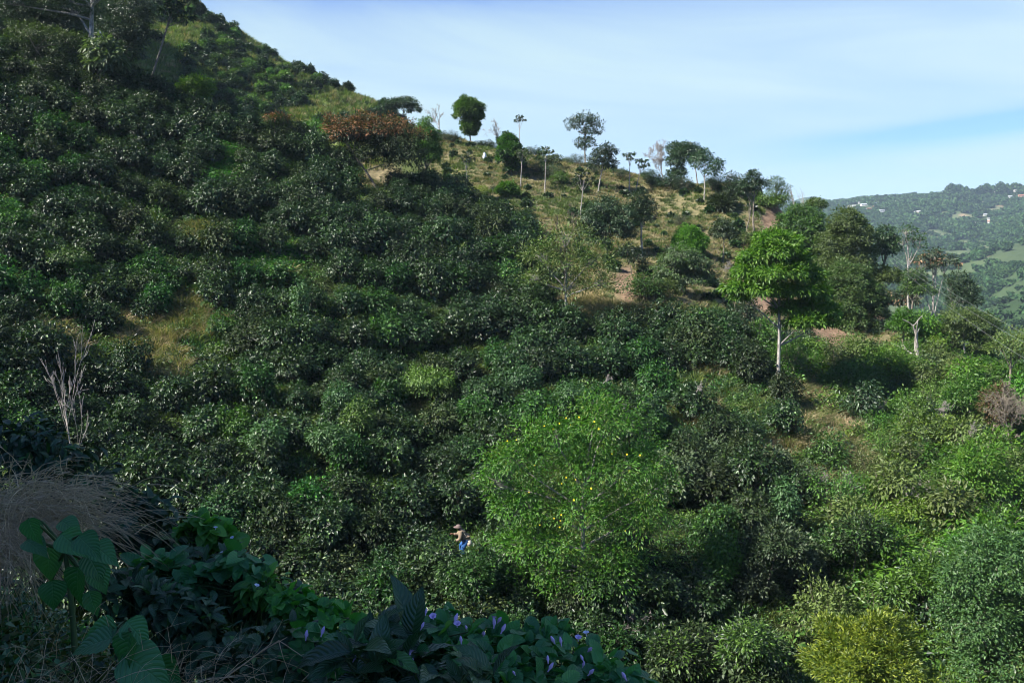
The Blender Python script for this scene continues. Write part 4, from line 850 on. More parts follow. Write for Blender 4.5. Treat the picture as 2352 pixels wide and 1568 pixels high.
# tall straw on the slips and banks
straw = [tuft(520+i, 70, 0.95, 0.022, 0.9, 0.4) for i in range(3)]
def k_dry(x, y, X, Y, r): return (blob(x, y, DRY) > 0.35) & (r.random(len(x)) < 0.95)
rows = scatter(60000, (-60, 60, 30, 100), k_dry, [0, 1, 2, 0, 1, 3, 4], 0.6, 1.2, seed=4)
inst_stuff('dry_straw', rows, [(straw[0], M['drygrass']), (straw[1], M['drygrass']), (straw[2], M['paledry']), (straw[0], M['olive']), (straw[1], M['grass'])])
# green creeping cover
crp = [weed(540+i, 150, 0.25, 0.13, 0.09, 0.6) for i in range(3)]
def k_lush(x, y, X, Y, r): return blob(x, y, LUSH) > 0.4
rows = scatter(30000, (-60, 0, 45, 95), k_lush, [0, 1, 2], 0.7, 1.2, seed=5)
inst_stuff('creeping_ground_cover', rows, [(c, M['lushgrass']) for c in crp])
# weeds under and between the coffee
wd = [weed(560+i, 120, 0.55, 0.16, 0.06, 0.6) for i in range(3)]+[tuft(570, 60, 0.8, 0.03, 0.8, 0.4)]
def k_under(x, y, X, Y, r):
    c = inside(COFFEE, X, Y); g = fbm(x/5, y/5, 3)
    return c & (g > -0.5)
rows = scatter(22000, (-60, 40, 27, 95), k_under, [0, 0, 2, 3, 1, 2, 5, 5], 0.7, 1.3, seed=6)
inst_stuff('weeds', rows, [(wd[0], M['mid']), (wd[1], M['olive']), (wd[2], M['coffee_fresh']), (wd[0], M['dark']), (wd[1], M['dark']), (wd[3], M['grass'])])
# gully undergrowth east of the coffee
def k_gully(x, y, X, Y, r):
    return (~inside(COFFEE, X, Y)) & (X > 1500) & (y < 98) & (cover(x, y)['tan'] < 0.6) & (blob(x, y, DRY) < 0.55) & (y > 22)
rows = scatter(16000, (10, 70, 20, 98), k_gully, [0, 1, 2, 0, 3, 4, 5, 6], 0.9, 1.9, seed=7)
ug = [weed(580+i, 170, 0.75, 0.15, 0.07, 0.7) for i in range(3)]
inst_stuff('undergrowth', rows, [(ug[0], M['mid']), (ug[1], M['olive']), (ug[2], M['lime']), (ug[0], M['bright']), (ug[1], M['grey']), (wd[3], M['grass']), (ug[2], M['dark'])])

# ---------------------------------------------------------------- wild shrubs of the gully and spur: each one a thing
def shrub_variant(seed, r, h, L, W, twn, k, down=0.3, cs=0.22):
    rng = np.random.default_rng(seed); lobes = [(0, 0, h*0.45, r*0.7, r*0.7, h*0.5)]
    for i in range(7):
        a = rng.uniform(0, 6.283); q = rng.uniform(0.3, 0.75)*r; lobes.append((q*math.cos(a), q*math.sin(a), rng.uniform(0.3, 0.85)*h, r*rng.uniform(0.25, 0.5), r*rng.uniform(0.25, 0.5), h*rng.uniform(0.15, 0.35)))
    P, O = crown_pts(lobes, 9.0, rng, 0.7, 0.3, -0.5); sel = rng.permutation(len(P))[:twn]; P = P[sel]; O = O[sel]; P[:, 2] = np.maximum(P[:, 2], 0.05)
    fol = leaves_mesh('shrub foliage', *clumped(P, O, k, cs, L, W, rng, down=down), None, rng)
    paths = [limb((0, 0, -0.2), (math.cos(a)*r*.5, math.sin(a)*r*.5, h*rng.uniform(.6, .95)), 0.03, 0.008, rng, 6, 0.12) for a in rng.uniform(0, 6.28, 6)]+[limb((0, 0, 0.4), p*1.05, 0.012, 0.004, rng, 4) for p in P[::8]]
    V, F = tubes(paths, 4); return fol, mesh_np('shrub stems', V, F, M['bark'])
SV = [shrub_variant(600, 1.3, 2.0, 0.11, 0.05, 420, 8), shrub_variant(601, 1.2, 2.4, 0.15, 0.07, 330, 7), shrub_variant(602, 1.4, 1.7, 0.20, 0.08, 260, 7, 0.6), shrub_variant(603, 1.1, 1.9, 0.12, 0.045, 400, 8, 0.0), shrub_variant(604, 1.3, 2.2, 0.22, 0.10, 200, 7, 0.6, 0.3)]
G2 = [('the round yellow-green tree', 1998, 1480), ('the big fine-leaved tree', 2290, 1330), ('the brown-leaved tree', 2290, 930), ('the white bent dead trunk', 2120, 790), ('the gaunt pink-tipped tree', 2135, 700), ('the bare slip behind the gully', 1915, 775), ('the foot of the tall layered tree', 1797, 880),
      ('the lower dry slips', 1830, 1020), ('the pale fallen branches', 1930, 1080), ('the tall creeper column', 1805, 1150), ('the fallen twigs in the creepers', 2060, 1160), ('the power cables', 2300, 850), ('the wide olive tree', 2232, 800), ('the shaded gully floor', 1640, 1460), ('the green slope above the big fine-leaved tree', 2180, 1150), ('the green slope below the dead trunk', 2080, 930)]
pts = []; r = np.random.default_rng(44); yy = 30.0
while yy < 98:
    for xx in np.arange(8, 62, 2.0): pts.append((xx+r.uniform(-.7, .7), yy+r.uniform(-.6, .6)))
    yy += 2.1
pts = np.array(pts); pz = H(pts[:, 0], pts[:, 1]); PX, PY = proj(pts[:, 0], pts[:, 1], pz+0.8); cc = cover(pts[:, 0], pts[:, 1])
ok = ~inside(COFFEE, PX, PY) & (PX > 1560) & (PX < 2420) & (PY < 1640) & (cc['tan'] < 0.5) & (cc['soil'] < 0.4) & (cc['dry'] < 0.4) & ((pts[:, 1] < 78) | (PX > 1800)) & (((PX-1998)/170)**2+((PY-1560)/140)**2 > 1)
ok &= visible(pts[:, 0], pts[:, 1], pz+2.2); pts = pts[ok]; pz = pz[ok]; PX = PX[ok]; PY = PY[ok]
l2 = np.array([(a[1], a[2]) for a in G2], float); dd = np.sqrt(((np.stack([PX, PY], -1)[:, None]-l2[None])**2).sum(-1)); wh = dd.argmin(1); rk = np.zeros(len(pts), int)
for j in range(len(l2)):
    s = np.where(wh == j)[0]; s = s[np.argsort(dd[s, j])]; rk[s] = np.arange(len(s))
KW = {'mid': 'mid green', 'olive': 'olive green', 'vine': 'creeper-draped', 'bright': 'fresh green', 'grey': 'greyish', 'dark': 'dark green', 'lime': 'light green'}
print('shrubs', len(pts))
for i in range(len(pts)):
    v = int(r.integers(0, 5)) if r.random() < 0.9 else 4; nn = fbm(np.array([pts[i, 0]/6]), np.array([pts[i, 1]/6]), 2)[0]
    lf = ['mid', 'dark', 'bright', 'olive', 'mid', 'bright', 'olive', 'lime'][int(np.clip((nn+0.5)*8+r.uniform(-2.5, 2.5), 0, 7))]
    o = obj('wild_shrub', SV[v][0], loc=(pts[i, 0], pts[i, 1], pz[i]-0.1)); with_slot(o, M[lf]); s = r.uniform(0.7, 1.35); o.scale = (s, s, s*r.uniform(.8, 1.15)); o.rotation_euler = (0, 0, r.uniform(0, 6.28))
    size = 'tall' if s > 1.15 else ('low' if s < 0.85 else 'bushy')
    tag(o, f"{size} {KW[lf]} wild shrub {ORD[rk[i]]+' to' if rk[i] < 20 else 'out beyond'} {G2[wh[i]][0]}", 'shrub', 'wild shrubs covering the gully side'); obj('stem', SV[v][1], parent=o)
# young coffee plants dotted over the dry hill
YV = [coffee_variant(700+i, 0.55, 0.8, 40, 6, 0.22, 0.11, 0.2)[0] for i in range(3)]
n = 0; yp = 72.0
for rowi in range(22):
    for xx in np.arange(-8, 62, 2.4):
        x = xx+r.uniform(-.5, .5); y = yp+r.uniform(-.5, .5); z = float(H(np.array([x]), np.array([y]))[0]); X, Y = proj(x, y, z); c = cover(np.array([x]), np.array([y]))
        if c['tan'][0] < 0.6 or c['soil'][0] > 0.4 or n > 240 or r.random() < 0.45 or not visible(np.array([x]), np.array([y]), np.array([z+0.6]))[0]: continue
        o = obj('young_coffee_plant', YV[n % 3], loc=(x, y, z-0.05)); with_slot(o, M['coffee' if n % 3 else 'dark']); s = r.uniform(.45, 1.1); o.scale = (s, s, s); o.rotation_euler = (0, 0, r.uniform(0, 6.28))
        tag(o, 'small dark young coffee plant dotted among others over the dry grass hillside', 'coffee plant', 'young coffee plants dotted over the dry grass hill'); n += 1
    yp += 2.6
# shrubs along the hill's skyline and in its hollows
k = 0
for X, Y, w_, lf, lb in [(1025, 303, 1.0, 'dark', 'low hedge-like shrub left of the round skyline tree'), (1045, 302, 0.8, 'dark', 'low shrub just before the round skyline tree'), (1112, 326, .9, 'dark', 'first of the low shrubs past the round skyline tree'), (1130, 330, .8, 'dark', 'second of the low shrubs past the round skyline tree'),
      (1216, 352, .8, 'dark', 'small shrub past the single-tuft tree'), (1236, 358, .9, 'dark', 'dark shrub on the skyline behind the slim two-crowned tree'), (1300, 372, .8, 'grey', 'grey shrub on the skyline before the two-tiered tree'), (1325, 380, 1.1, 'dark', 'dark shrub at the foot of the two-tiered tree'), (1425, 412, 1.0, 'dark', 'dark shrub on the skyline before the umbrella pair'),
      (1490, 418, 1.0, 'dark', 'dark shrub between the umbrella pair and the leafless tree'), (1505, 428, .9, 'grey', 'grey shrub beside the straight leafless tree'), (1230, 402, 1.2, 'dark', 'dark shrub in the shaded hollow below the skyline'), (1265, 412, 1.3, 'dark', 'largest dark shrub in the hollow below the skyline'), (1285, 425, 1.0, 'mid', 'lowest shrub of the hollow below the skyline'),
      (1535, 432, 1.4, 'dark', 'dark shrub under the ridge cluster, lowest one'), (1570, 442, 1.5, 'dark', 'wide dark shrub under the ridge cluster'), (1640, 440, 1.3, 'dark', 'dark shrub under the spreading ridge tree'), (1690, 450, 1.4, 'dark', 'dark shrub by the small open tree'), (1770, 480, 1.5, 'mid', 'shrub at the foot of the tiered feathery tree'),
      (1100, 452, 1.0, 'yellow', 'yellowish bush at the coffee edge under the thin double stem'), (1560, 520, .9, 'grey', 'lone grey shrub on the dry slope'), (1480, 690, 1.3, 'mid', 'green shrub beside the red soil scar'), (1505, 680, 1.1, 'olive', 'fern-like shrub right of the red soil scar'),
      (1365, 400, .8, 'dark', 'dark shrub beneath the full grey-green tree'), (1060, 470, 1.1, 'bright', 'fresh bush by the double stem foot'), (1190, 560, 1.2, 'bright', 'bright shrub at the grass edge above the terrace'), (1700, 560, 1.0, 'olive', 'olive shrub under the two-stemmed leafy tree')]:
    p = hit(X, Y)
    if p is None: p = at(X, 128)
    v = SV[k % 4]; k += 1; o = obj('hill_shrub', v[0], loc=(p.x, p.y, p.z-0.1)); with_slot(o, M[lf]); s = w_*0.95; o.scale = (s*1.2, s*1.2, s*0.8); o.rotation_euler = (0, 0, k*1.3)
    tag(o, lb, 'shrub', 'shrubs scattered on the dry hill'); obj('stem', v[1], parent=o)
# ---------------------------------------------------------------- close plants on the shaded bank
def broadleaf(outline, nt=9, nw=5, crease=0.22, droop=0.35, ripple=0.0, nveins=7, tipcurl=0.1):
    """one leaf of length 1 along +Y, upper side +Z: (verts, quads)."""
    V = []
    for i in range(nt):
        t = i/(nt-1); w_ = outline(t)
        for j in range(nw):
            u = (j/(nw-1)*2-1); x = u*w_
            z = abs(u)*w_*crease - droop*t*t*0.6 - tipcurl*max(0, t-0.7)**2*4 + ripple*math.sin(math.pi*2*nveins*t+abs(u)*3)*abs(u)**0.7*0.5
            y = t-0.10*abs(u)*0
            if outline(0.0) > 0.05: y = t-0.22*abs(u)*max(0, 1-t*4)      # lobes of a heart-shaped base hang back
            V.append((x, y, z))
    V = np.array(V); idx = np.arange(nt*nw).reshape(nt, nw)
    F = np.stack([idx[:-1, :-1], idx[:-1, 1:], idx[1:, 1:], idx[1:, :-1]], -1).reshape(-1, 4)
    return V, F
o_heart = lambda t: 0.46*(1-t)**0.75*(1+1.2*t)**0.9 if t > 0.001 else 0.30
o_ovate = lambda t: max(0.003, 0.44*math.sin(math.pi*min(1, t**0.60))**0.85*(1-t)**0.28)
o_ellip = lambda t: max(0.004, 0.24*math.sin(math.pi*t**0.9)**0.8*(1-0.1*t))
o_lance = lambda t: max(0.004, 0.15*math.sin(math.pi*t**0.8)**0.8)
LF = {'heart': [broadleaf(o_heart, crease=0.25, droop=0.3), broadleaf(o_heart, crease=0.5, droop=0.15)], 'ovate': [broadleaf(o_ovate, 14, 7, 0.18, 0.55, 0.035, 7), broadleaf(o_ovate, 14, 7, 0.3, 0.3, 0.03, 7)],
      'ellip': [broadleaf(o_ellip, 12, 5, 0.35, 0.4, 0.03, 6), broadleaf(o_ellip, 12, 5, 0.5, 0.7, 0.03, 6)], 'lance': [broadleaf(o_lance, 8, 3, 0.3, 0.3), broadleaf(o_lance, 8, 3, 0.4, 0.6)]}
def place_leaves(name, kind, P, D, Nn, L, mat, rng):
    Vs, Fs, rs, us, ts = [], [], [], [], []; b = 0
    D = unit(D); S = unit(np.cross(D, Nn)); U = np.cross(S, D); pick = rng.integers(0, len(LF[kind]), len(P))
    for q, (V0, F0) in enumerate(LF[kind]):
        i = np.where(pick == q)[0]
        if not len(i): continue
        Vv = P[i][:, None]+L[i][:, None, None]*(V0[None, :, 0:1]*S[i][:, None]+V0[None, :, 1:2]*D[i][:, None]+V0[None, :, 2:3]*U[i][:, None])
        Vs.append(Vv.reshape(-1, 3)); Fs.append((F0[None]+(np.arange(len(i))*len(V0))[:, None, None]+b).reshape(-1, 4)); b += len(i)*len(V0); rs.append(np.repeat(rng.random(len(i)), len(F0))); nw = 7 if kind == 'ovate' else (3 if kind == 'lance' else 5); nt_ = len(V0)//nw; us.append(np.tile(np.tile(np.abs(np.linspace(-1, 1, nw)), nt_), len(i))); ts.append(np.tile(np.repeat(np.linspace(0, 1, nt_), nw), len(i)))
    return mesh_np(name, np.concatenate(Vs), np.concatenate(Fs), mat, attr={'rnd': ('FACE', np.concatenate(rs)), 'lu': ('POINT', np.concatenate(us)), 'lt': ('POINT', np.concatenate(ts))}, smooth=True)
M['near_green'] = leaf_mat('shaded broad leaf', (0.028, 0.13, 0.040), (0.060, 0.21, 0.060), 0.42, 0.22, 0.5, var=0.1)
M['near_vine'] = leaf_mat('heart-shaped vine leaf', (0.030, 0.145, 0.040), (0.075, 0.25, 0.065), 0.45, 0.25, 0.45, c3=(0.12, 0.30, 0.05), var=0.1)
M['near_dark'] = leaf_mat('dark waxy leaf', (0.014, 0.050, 0.018), (0.034, 0.105, 0.034), 0.34, 0.10, 0.5, c3=(0.06, 0.18, 0.03), var=0.15)
M['near_lime'] = leaf_mat('young shoot leaf', (0.040, 0.16, 0.030), (0.10, 0.30, 0.040), 0.45, 0.3, 0.4, var=0.1)
LATE = lambda: [veined(M['near_green'], 9, 0.5), veined(M['near_vine'], 6, 0.35), veined(M['near_dark'], 9, 0.55), veined(M['near_lime'], 7, 0.35)]
M['lilac'] = flat_mat('lilac petal', (0.52, 0.40, 0.66), 0.6, 30, 0.12)
M['whitepetal'] = flat_mat('white petal', (0.60, 0.62, 0.72), 0.6, 30, 0.08)
M['stem'] = flat_mat('green stem', (0.06, 0.10, 0.03), 0.6)
def veined(m, n, bump=0.6):
    """ribs running from the midrib to the edge: relief and a slightly paler line."""
    t = m.node_tree; p = [q for q in t.nodes if q.type == 'BSDF_PRINCIPLED'][0]
    au = N(t, 'ShaderNodeAttribute'); au.attribute_name = 'lu'; al = N(t, 'ShaderNodeAttribute'); al.attribute_name = 'lt'
    ph = math_n('SUBTRACT', math_n('MULTIPLY', al.outputs['Fac'], float(n), tree=t), math_n('MULTIPLY', math_n('POWER', au.outputs['Fac'], 1.3, tree=t), n*0.28, tree=t), tree=t)
    fr = math_n('ABSOLUTE', math_n('SUBTRACT', math_n('FRACT', ph, tree=t), 0.5, tree=t), tree=t)      # 0.5 at a rib
    rib = math_n('MULTIPLY', math_n('SUBTRACT', fr, 0.40, tree=t), 10.0, True, tree=t); mid = math_n('SUBTRACT', 1.0, math_n('MULTIPLY', au.outputs['Fac'], 14.0, True, tree=t), True, tree=t)
    ln = math_n('MAXIMUM', rib, mid, tree=t); src = p.inputs['Base Color'].links[0].from_socket
    mx_ = N(t, 'ShaderNodeMixRGB'); mx_.inputs[2].default_value = (0.10, 0.22, 0.09, 1); t.links.new(math_n('MULTIPLY', ln, 0.28, tree=t), mx_.inputs[0]); t.links.new(src, mx_.inputs[1])
    nz_ = N(t, 'ShaderNodeTexNoise'); nz_.inputs['Scale'].default_value = 14; nz_.inputs['Detail'].default_value = 4; g = N(t, 'ShaderNodeTexCoord'); t.links.new(g.outputs['Object'], nz_.inputs['Vector'])
    spot = math_n('MULTIPLY', math_n('SUBTRACT', nz_.outputs['Fac'], 0.60, tree=t), 5.0, True, tree=t); m2 = N(t, 'ShaderNodeMixRGB'); m2.inputs[2].default_value = (0.10, 0.085, 0.03, 1); t.links.new(math_n('MULTIPLY', spot, 0.6, tree=t), m2.inputs[0]); t.links.new(mx_.outputs[0], m2.inputs[1])
    t.links.new(m2.outputs[0], p.inputs['Base Color'])
    b_ = N(t, 'ShaderNodeBump'); b_.inputs['Strength'].default_value = bump; b_.inputs['Distance'].default_value = 0.006; b_.invert = True; t.links.new(math_n('ADD', ln, math_n('MULTIPLY', fr, 1.5, tree=t), tree=t), b_.inputs['Height']); t.links.new(b_.outputs[0], p.inputs['Normal'])
def mound(name, label, cat, lobes, d, n, kind, L, leaf, seed, down=0.5, spread=0.7, out=0.8, flowers=(), extra=None, depth=0.8, group=None, stems=14):
    rng = np.random.default_rng(seed); lx, ly = lobes[0][:2]; low = max(l[1]+l[3] for l in lobes)
    base = at(lx, d); b = np.array(base); s = d/FPX; o = thing(name, label, cat, base, group); LB = []
    for (x, y, rx, ry, *q) in lobes:
        dd = q[0] if q else d; c = w_at(x, y, dd)-b; s2 = dd/FPX; LB.append((c[0], c[1], c[2], rx*s2, rx*s2*depth, ry*s2))
    P, O = crown_pts(LB, 60, rng, 0.55, 0.2, -0.45); sel = rng.permutation(len(P)); 
    while len(sel) < n: sel = np.concatenate([sel, rng.permutation(len(P))])
    sel = sel[:n]; P = P[sel]+rng.normal(size=(n, 3))*0.03; O = O[sel]
    D = unit(O*out+sph(n, rng)*spread+np.array([0, 0, -down])); Nn = unit(O*0.8+np.array([0, -0.25, 0.9])+sph(n, rng)*0.35)
    obj('foliage', place_leaves('foliage', kind, P, D, Nn, L*rng.uniform(0.55, 1.2, n), M[leaf], rng), o)
    pth = []
    for i in rng.permutation(n)[:stems*3]:
        c = np.array(LB[rng.integers(0, len(LB))][:3])
        pth.append(limb(c+np.array([0, 0, -0.1])+rng.normal(size=3)*0.05, P[i], 0.006, 0.003, rng, 6, 0.1))
    for l in LB: pth.append(limb((l[0]+rng.uniform(-.1, .1), l[1], float(H(np.array([base.x+l[0]]), np.array([base.y+l[1]]))[0])-base.z-0.1), l[:3], 0.014, 0.006, rng, 7, 0.08))
    V, F = tubes(pth, 5); obj('stem', mesh_np('stem', V, F, M['stem'], smooth=True), o)
    for k, (fx, fy, fk) in enumerate(flowers):
        fo = obj('flower', FLW[fk], o, w_at(fx, fy, d-0.42-0.1*rng.random())-b); fo.rotation_euler = (rng.uniform(-.5, .6), rng.uniform(-.7, .7), rng.uniform(0, 6)); q = rng.uniform(0.34, 0.55); fo.scale = (q, q, q)
    return o
def trumpet(rim, ln, mat, open_=1.0):
    """funnel flower: tube widening to a rim (open) or twisted shut (bud)."""
    prof = [(0.000, 0.004), (0.3, 0.006), (0.6, 0.011*(1.4 if open_ < 0.5 else 1)), (0.85, rim*(0.55 if open_ > 0.5 else 0.45)), (1.0, rim*(1.0 if open_ > 0.5 else 0.30)), (1.02 if open_ > 0.5 else 1.12, rim*1.15 if open_ > 0.5 else 0.003)]
    V = []; ns = 15
    for i, (z, r_) in enumerate(prof):
        for j in range(ns):
            a = j/ns*6.283+i*0.15; rr_ = r_*(1+0.10*math.cos(5*a)) if i > 2 else r_; V.append((rr_*math.cos(a), rr_*math.sin(a), z*ln))
    idx = np.arange(len(prof)*ns).reshape(len(prof), ns); F = np.stack([idx[:-1], np.roll(idx[:-1], -1, 1), np.roll(idx[1:], -1, 1), idx[1:]], -1).reshape(-1, 4)
    return mesh_np('trumpet', V, F, mat, smooth=True)
LATE()
FLW = {'lilac': trumpet(0.024, 0.075, M['lilac'], 0.2), 'open': trumpet(0.032, 0.06, M['lilac'], 1.0), 'white': trumpet(0.032, 0.05, M['whitepetal'], 1.0)}
fl = [(977, 1413, 'lilac'), (995, 1422, 'open'), (966, 1446, 'lilac'), (1042, 1432, 'lilac'), (1050, 1440, 'open'), (1073, 1446, 'lilac'), (1132, 1427, 'open'), (1142, 1430, 'lilac'), (1134, 1443, 'lilac'), (1150, 1455, 'lilac'), (1060, 1480, 'lilac'), (1328, 1472, 'open'), (1347, 1460, 'white'), (1275, 1478, 'lilac'), (1290, 1483, 'lilac'),
      (1350, 1496, 'lilac'), (1259, 1524, 'lilac'), (1258, 1542, 'lilac'), (1341, 1520, 'lilac'), (1338, 1532, 'lilac'), (1350, 1551, 'lilac'), (1184, 1550, 'lilac'), (940, 1508, 'open'), (938, 1530, 'lilac'), (810, 1520, 'lilac'), (702, 1470, 'lilac'), (737, 1462, 'lilac'), (1440, 1563, 'lilac'), (1110, 1460, 'lilac')]
mound('morning_glory_vine', 'shaded climbing vine with heart-shaped leaves and closed lilac flowers along the bottom edge', 'vine', [(1120, 1500, 130, 60, 4.0), (980, 1475, 110, 50, 4.1), (860, 1490, 110, 55, 4.2), (1260, 1525, 120, 55, 3.9), (1380, 1570, 110, 50, 3.8), (1130, 1590, 200, 60, 3.6), (740, 1500, 80, 50, 4.3), (1480, 1620, 90, 50, 3.8), (900, 1580, 120, 60, 3.6)], 4.0, 1500, 'heart', 0.072, 'near_vine', 201, 0.45, 0.6, 0.7, flowers=fl, stems=40)
mound('broad_leaved_shrub', 'dark shrub with long corrugated leaves beside the lilac-flowered vine', 'shrub', [(890, 1500, 70, 40, 3.7), (840, 1540, 80, 50, 3.5), (930, 1560, 60, 40, 3.5)], 3.6, 90, 'ellip', 0.20, 'near_dark', 203, 0.4, 0.8, 1.0)
mound('broad_leaved_shrub', 'dark shrub with long corrugated leaves under the middle of the lilac-flowered vine', 'shrub', [(1080, 1570, 70, 40, 3.3), (1030, 1600, 70, 40, 3.3)], 3.3, 40, 'ellip', 0.19, 'near_dark', 204, 0.4, 0.8, 1.0)
for i, (lb, lobes, d_, n_, kd, L_, lf) in enumerate([
    ('dark waxy shrub highest on the shaded bank', [(110, 1060, 110, 60), (40, 1020, 80, 50), (190, 1110, 60, 50)], 7.5, 800, 'ellip', 0.115, 'near_dark'),
    ('fresh-tipped dark shrub between the dry grass and the coffee', [(320, 1190, 70, 60), (360, 1250, 70, 60), (290, 1240, 60, 60)], 6.6, 800, 'ellip', 0.11, 'near_dark'),
    ('shaded shrub spreading right below the pale little creeper', [(520, 1330, 100, 60), (600, 1400, 90, 60), (440, 1360, 90, 60)], 5.9, 1000, 'ellip', 0.11, 'near_dark'),
    ('nearly black shrub between the two big-leaved plants', [(380, 1430, 110, 80), (300, 1380, 90, 60), (480, 1480, 100, 80)], 5.2, 700, 'ellip', 0.11, 'near_dark'),
    ('blue-grey leaved shrub at the bottom edge next to the vine', [(640, 1520, 110, 70), (720, 1580, 90, 60), (560, 1560, 90, 70)], 4.4, 560, 'ellip', 0.12, 'near_dark')]):
    mound('shaded_shrub', lb, 'shrub', lobes, d_, n_, kd, L_, lf, 210+i, 0.6, 0.7, 0.8)
mound('young_creeper', 'pale green heart-leaved creeper with tiny white flowers at the rim of the bank', 'creeper', [(475, 1225, 45, 28), (520, 1255, 34, 34), (440, 1215, 24, 16)], 6.3, 260, 'heart', 0.085, 'near_lime', 221, 0.5, 0.6, 0.8, flowers=[(535, 1238, 'white'), (512, 1272, 'white'), (528, 1298, 'white'), (536, 1307, 'white'), (541, 1303, 'white'), (495, 1216, 'white')])
mound('young_creeper', 'heart-leaved creeper draped along the shaded shrub', 'creeper', [(360, 1310, 60, 26), (410, 1330, 50, 30), (540, 1310, 60, 30), (590, 1345, 40, 20)], 5.7, 240, 'heart', 0.10, 'near_vine', 222, 0.5, 0.6, 0.8, flowers=[(588, 1349, 'white')])
mound('bright_shoot', 'bright green leafy shoot on the bank', 'plant', [(610, 1345, 34, 24), (595, 1365, 26, 20)], 5.6, 110, 'ellip', 0.11, 'near_lime', 223, 0.2, 0.7, 0.9)
mound('green_climber', 'mid green climber at the rim before the vine hedge', 'creeper', [(730, 1420, 60, 34), (680, 1390, 50, 30), (790, 1430, 50, 26)], 5.4, 420, 'heart', 0.075, 'near_lime', 224, 0.4, 0.6, 0.8)
# two plants with very large pointed leaves
def bigleaf(label, X, Y, d, leaves, seed):
    rng = np.random.default_rng(seed); base = at(X, d); b = np.array(base); s = d/FPX; o = thing('large_leaved_plant', label, 'plant', base, None); root = w_at(X, Y, d)-b; pp = []
    for k, (lx, ly, ang, ln, tilt) in enumerate(leaves):
        P = w_at(lx, ly, d+rng.uniform(-.25, .15))-b; a = R(ang); D = unit(np.array([math.cos(a), -0.35*math.sin(R(tilt)), math.sin(a)])); Nn = unit(np.array([rng.uniform(-.6, .6), -math.cos(R(tilt)), 0.2+math.sin(R(tilt))]))
        lf = obj('leaf', place_leaves('leaf', 'ovate', P[None], D[None], Nn[None], np.array([ln*0.84]), M['near_green'], rng), o)
        pp.append(limb(root, P, 0.010, 0.005, rng, 6, 0.05, 0.05))
    pp.append(limb((0, 0, -0.1), root, 0.02, 0.012, rng, 6, 0.05)); V, F = tubes(pp, 6); obj('stem', mesh_np('stem', V, F, M['stem'], smooth=True), o)
bigleaf('plant with very large pointed ribbed leaves under the dry grass tussock', 150, 1265, 4.6, [(95, 1195, -130, .17, 50), (65, 1190, -70, .18, 40), (140, 1195, -20, .17, 60), (60, 1240, -25, .18, 50), (115, 1255, -95, .24, 30), (140, 1225, -35, .22, 40), (180, 1230, -35, .20, 60), (200, 1270, -55, .22, 30), (180, 1300, -100, .26, 25), (215, 1300, -60, .20, 30),
      (215, 1250, -30, .20, 50), (120, 1330, -85, .22, 20), (205, 1355, -75, .18, 20), (160, 1245, -75, .16, 60)], 231)
bigleaf('plant with very large ribbed leaves near the lower corner', 290, 1430, 3.9, [(250, 1435, -150, .16, 60), (270, 1440, -165, .20, 40), (290, 1425, -40, .18, 50), (260, 1465, -175, .22, 50), (285, 1500, -30, .30, 35), (330, 1505, -60, .22, 60), (300, 1450, -100, .22, 40), (355, 1515, -40, .22, 50), (395, 1540, -175, .18, 60)], 232)
# dry grass tussock and loose dry stems
def stems_mesh(seed, n, X, Y, rx, ry, d, L, bias, w=0.0028, fan=0.8):
    rng = np.random.default_rng(seed); paths = []
    for i in range(n):
        p = w_at(X+rng.normal()*rx*0.5, Y+rng.normal()*ry*0.5, d+rng.normal()*0.25); dv = unit(np.array(bias)+rng.normal(size=3)*fan); l = L*rng.uniform(0.4, 1.15)
        t = np.linspace(0, 1, 6)[:, None]; q = p+dv*l*t+np.array([0.12, -0.05, -0.45])*l*t*t+np.cumsum(rng.normal(size=(6, 3)), 0)*0.012*l; paths.append((q, np.linspace(w, w*0.45, 6)*rng.uniform(.6, 1.1)))
        if rng.random() < 0.35:
            for _ in range(3): j = rng.integers(2, 5); e = q[j]+unit(dv+rng.normal(size=3)*0.7)*l*0.22; paths.append((np.array([q[j], (q[j]+e)/2, e]), np.array([w*0.5, w*0.4, w*0.3])))
    return tubes(paths, 3)
g = thing('dry_grass_tussock', 'pale dry grass tussock drooping over the shaded bank', 'grass', at(100, 5.6)); V, F = stems_mesh(301, 950, 60, 1180, 170, 80, 5.6, 0.45, (0.8, -0.1, 0.35), 0.0032, 0.55); V2, F2 = stems_mesh(302, 350, 10, 1250, 90, 60, 5.3, 0.35, (0.5, -0.1, 0.2))
obj('blades', mesh_np('blades', V-np.array(g.location), F, M['paledry'], attr={'rnd': ('FACE', RNG.random(len(F)))}), g)
obj('seed_stalks', mesh_np('seed stalks', V2-np.array(g.location), F2, M['paledry'], attr={'rnd': ('FACE', RNG.random(len(F2)))}), g)
g = thing('dry_stalks', 'thin dry stalks tangled along the bottom of the shaded bank', 'grass', at(300, 3.8)); V, F = stems_mesh(303, 260, 300, 1600, 480, 90, 3.9, 0.45, (0.5, -0.1, 0.7), 0.0016)
obj('blades', mesh_np('blades', V-np.array(g.location), F, M['paledry'], attr={'rnd': ('FACE', RNG.random(len(F)))}), g)
g = thing('dry_stalks', 'pale bent stalk with forked tips leaning from the lower corner to the vine', 'grass', at(560, 3.9)); rg = np.random.default_rng(8)
pp = [(np.array([w_at(500, 1568, 3.9), w_at(580, 1510, 3.9), w_at(640, 1470, 3.9)]), np.array([.0035, .003, .002]))]+[limb(w_at(*a, 3.9), w_at(*c, 3.9), .0025, .001, rg, 5, .05) for a, c in [((580, 1510), (625, 1475)), ((600, 1495), (660, 1462)), ((640, 1470), (700, 1510)), ((640, 1470), (665, 1545)), ((560, 1525), (600, 1540)), ((620, 1480), (650, 1420))]]
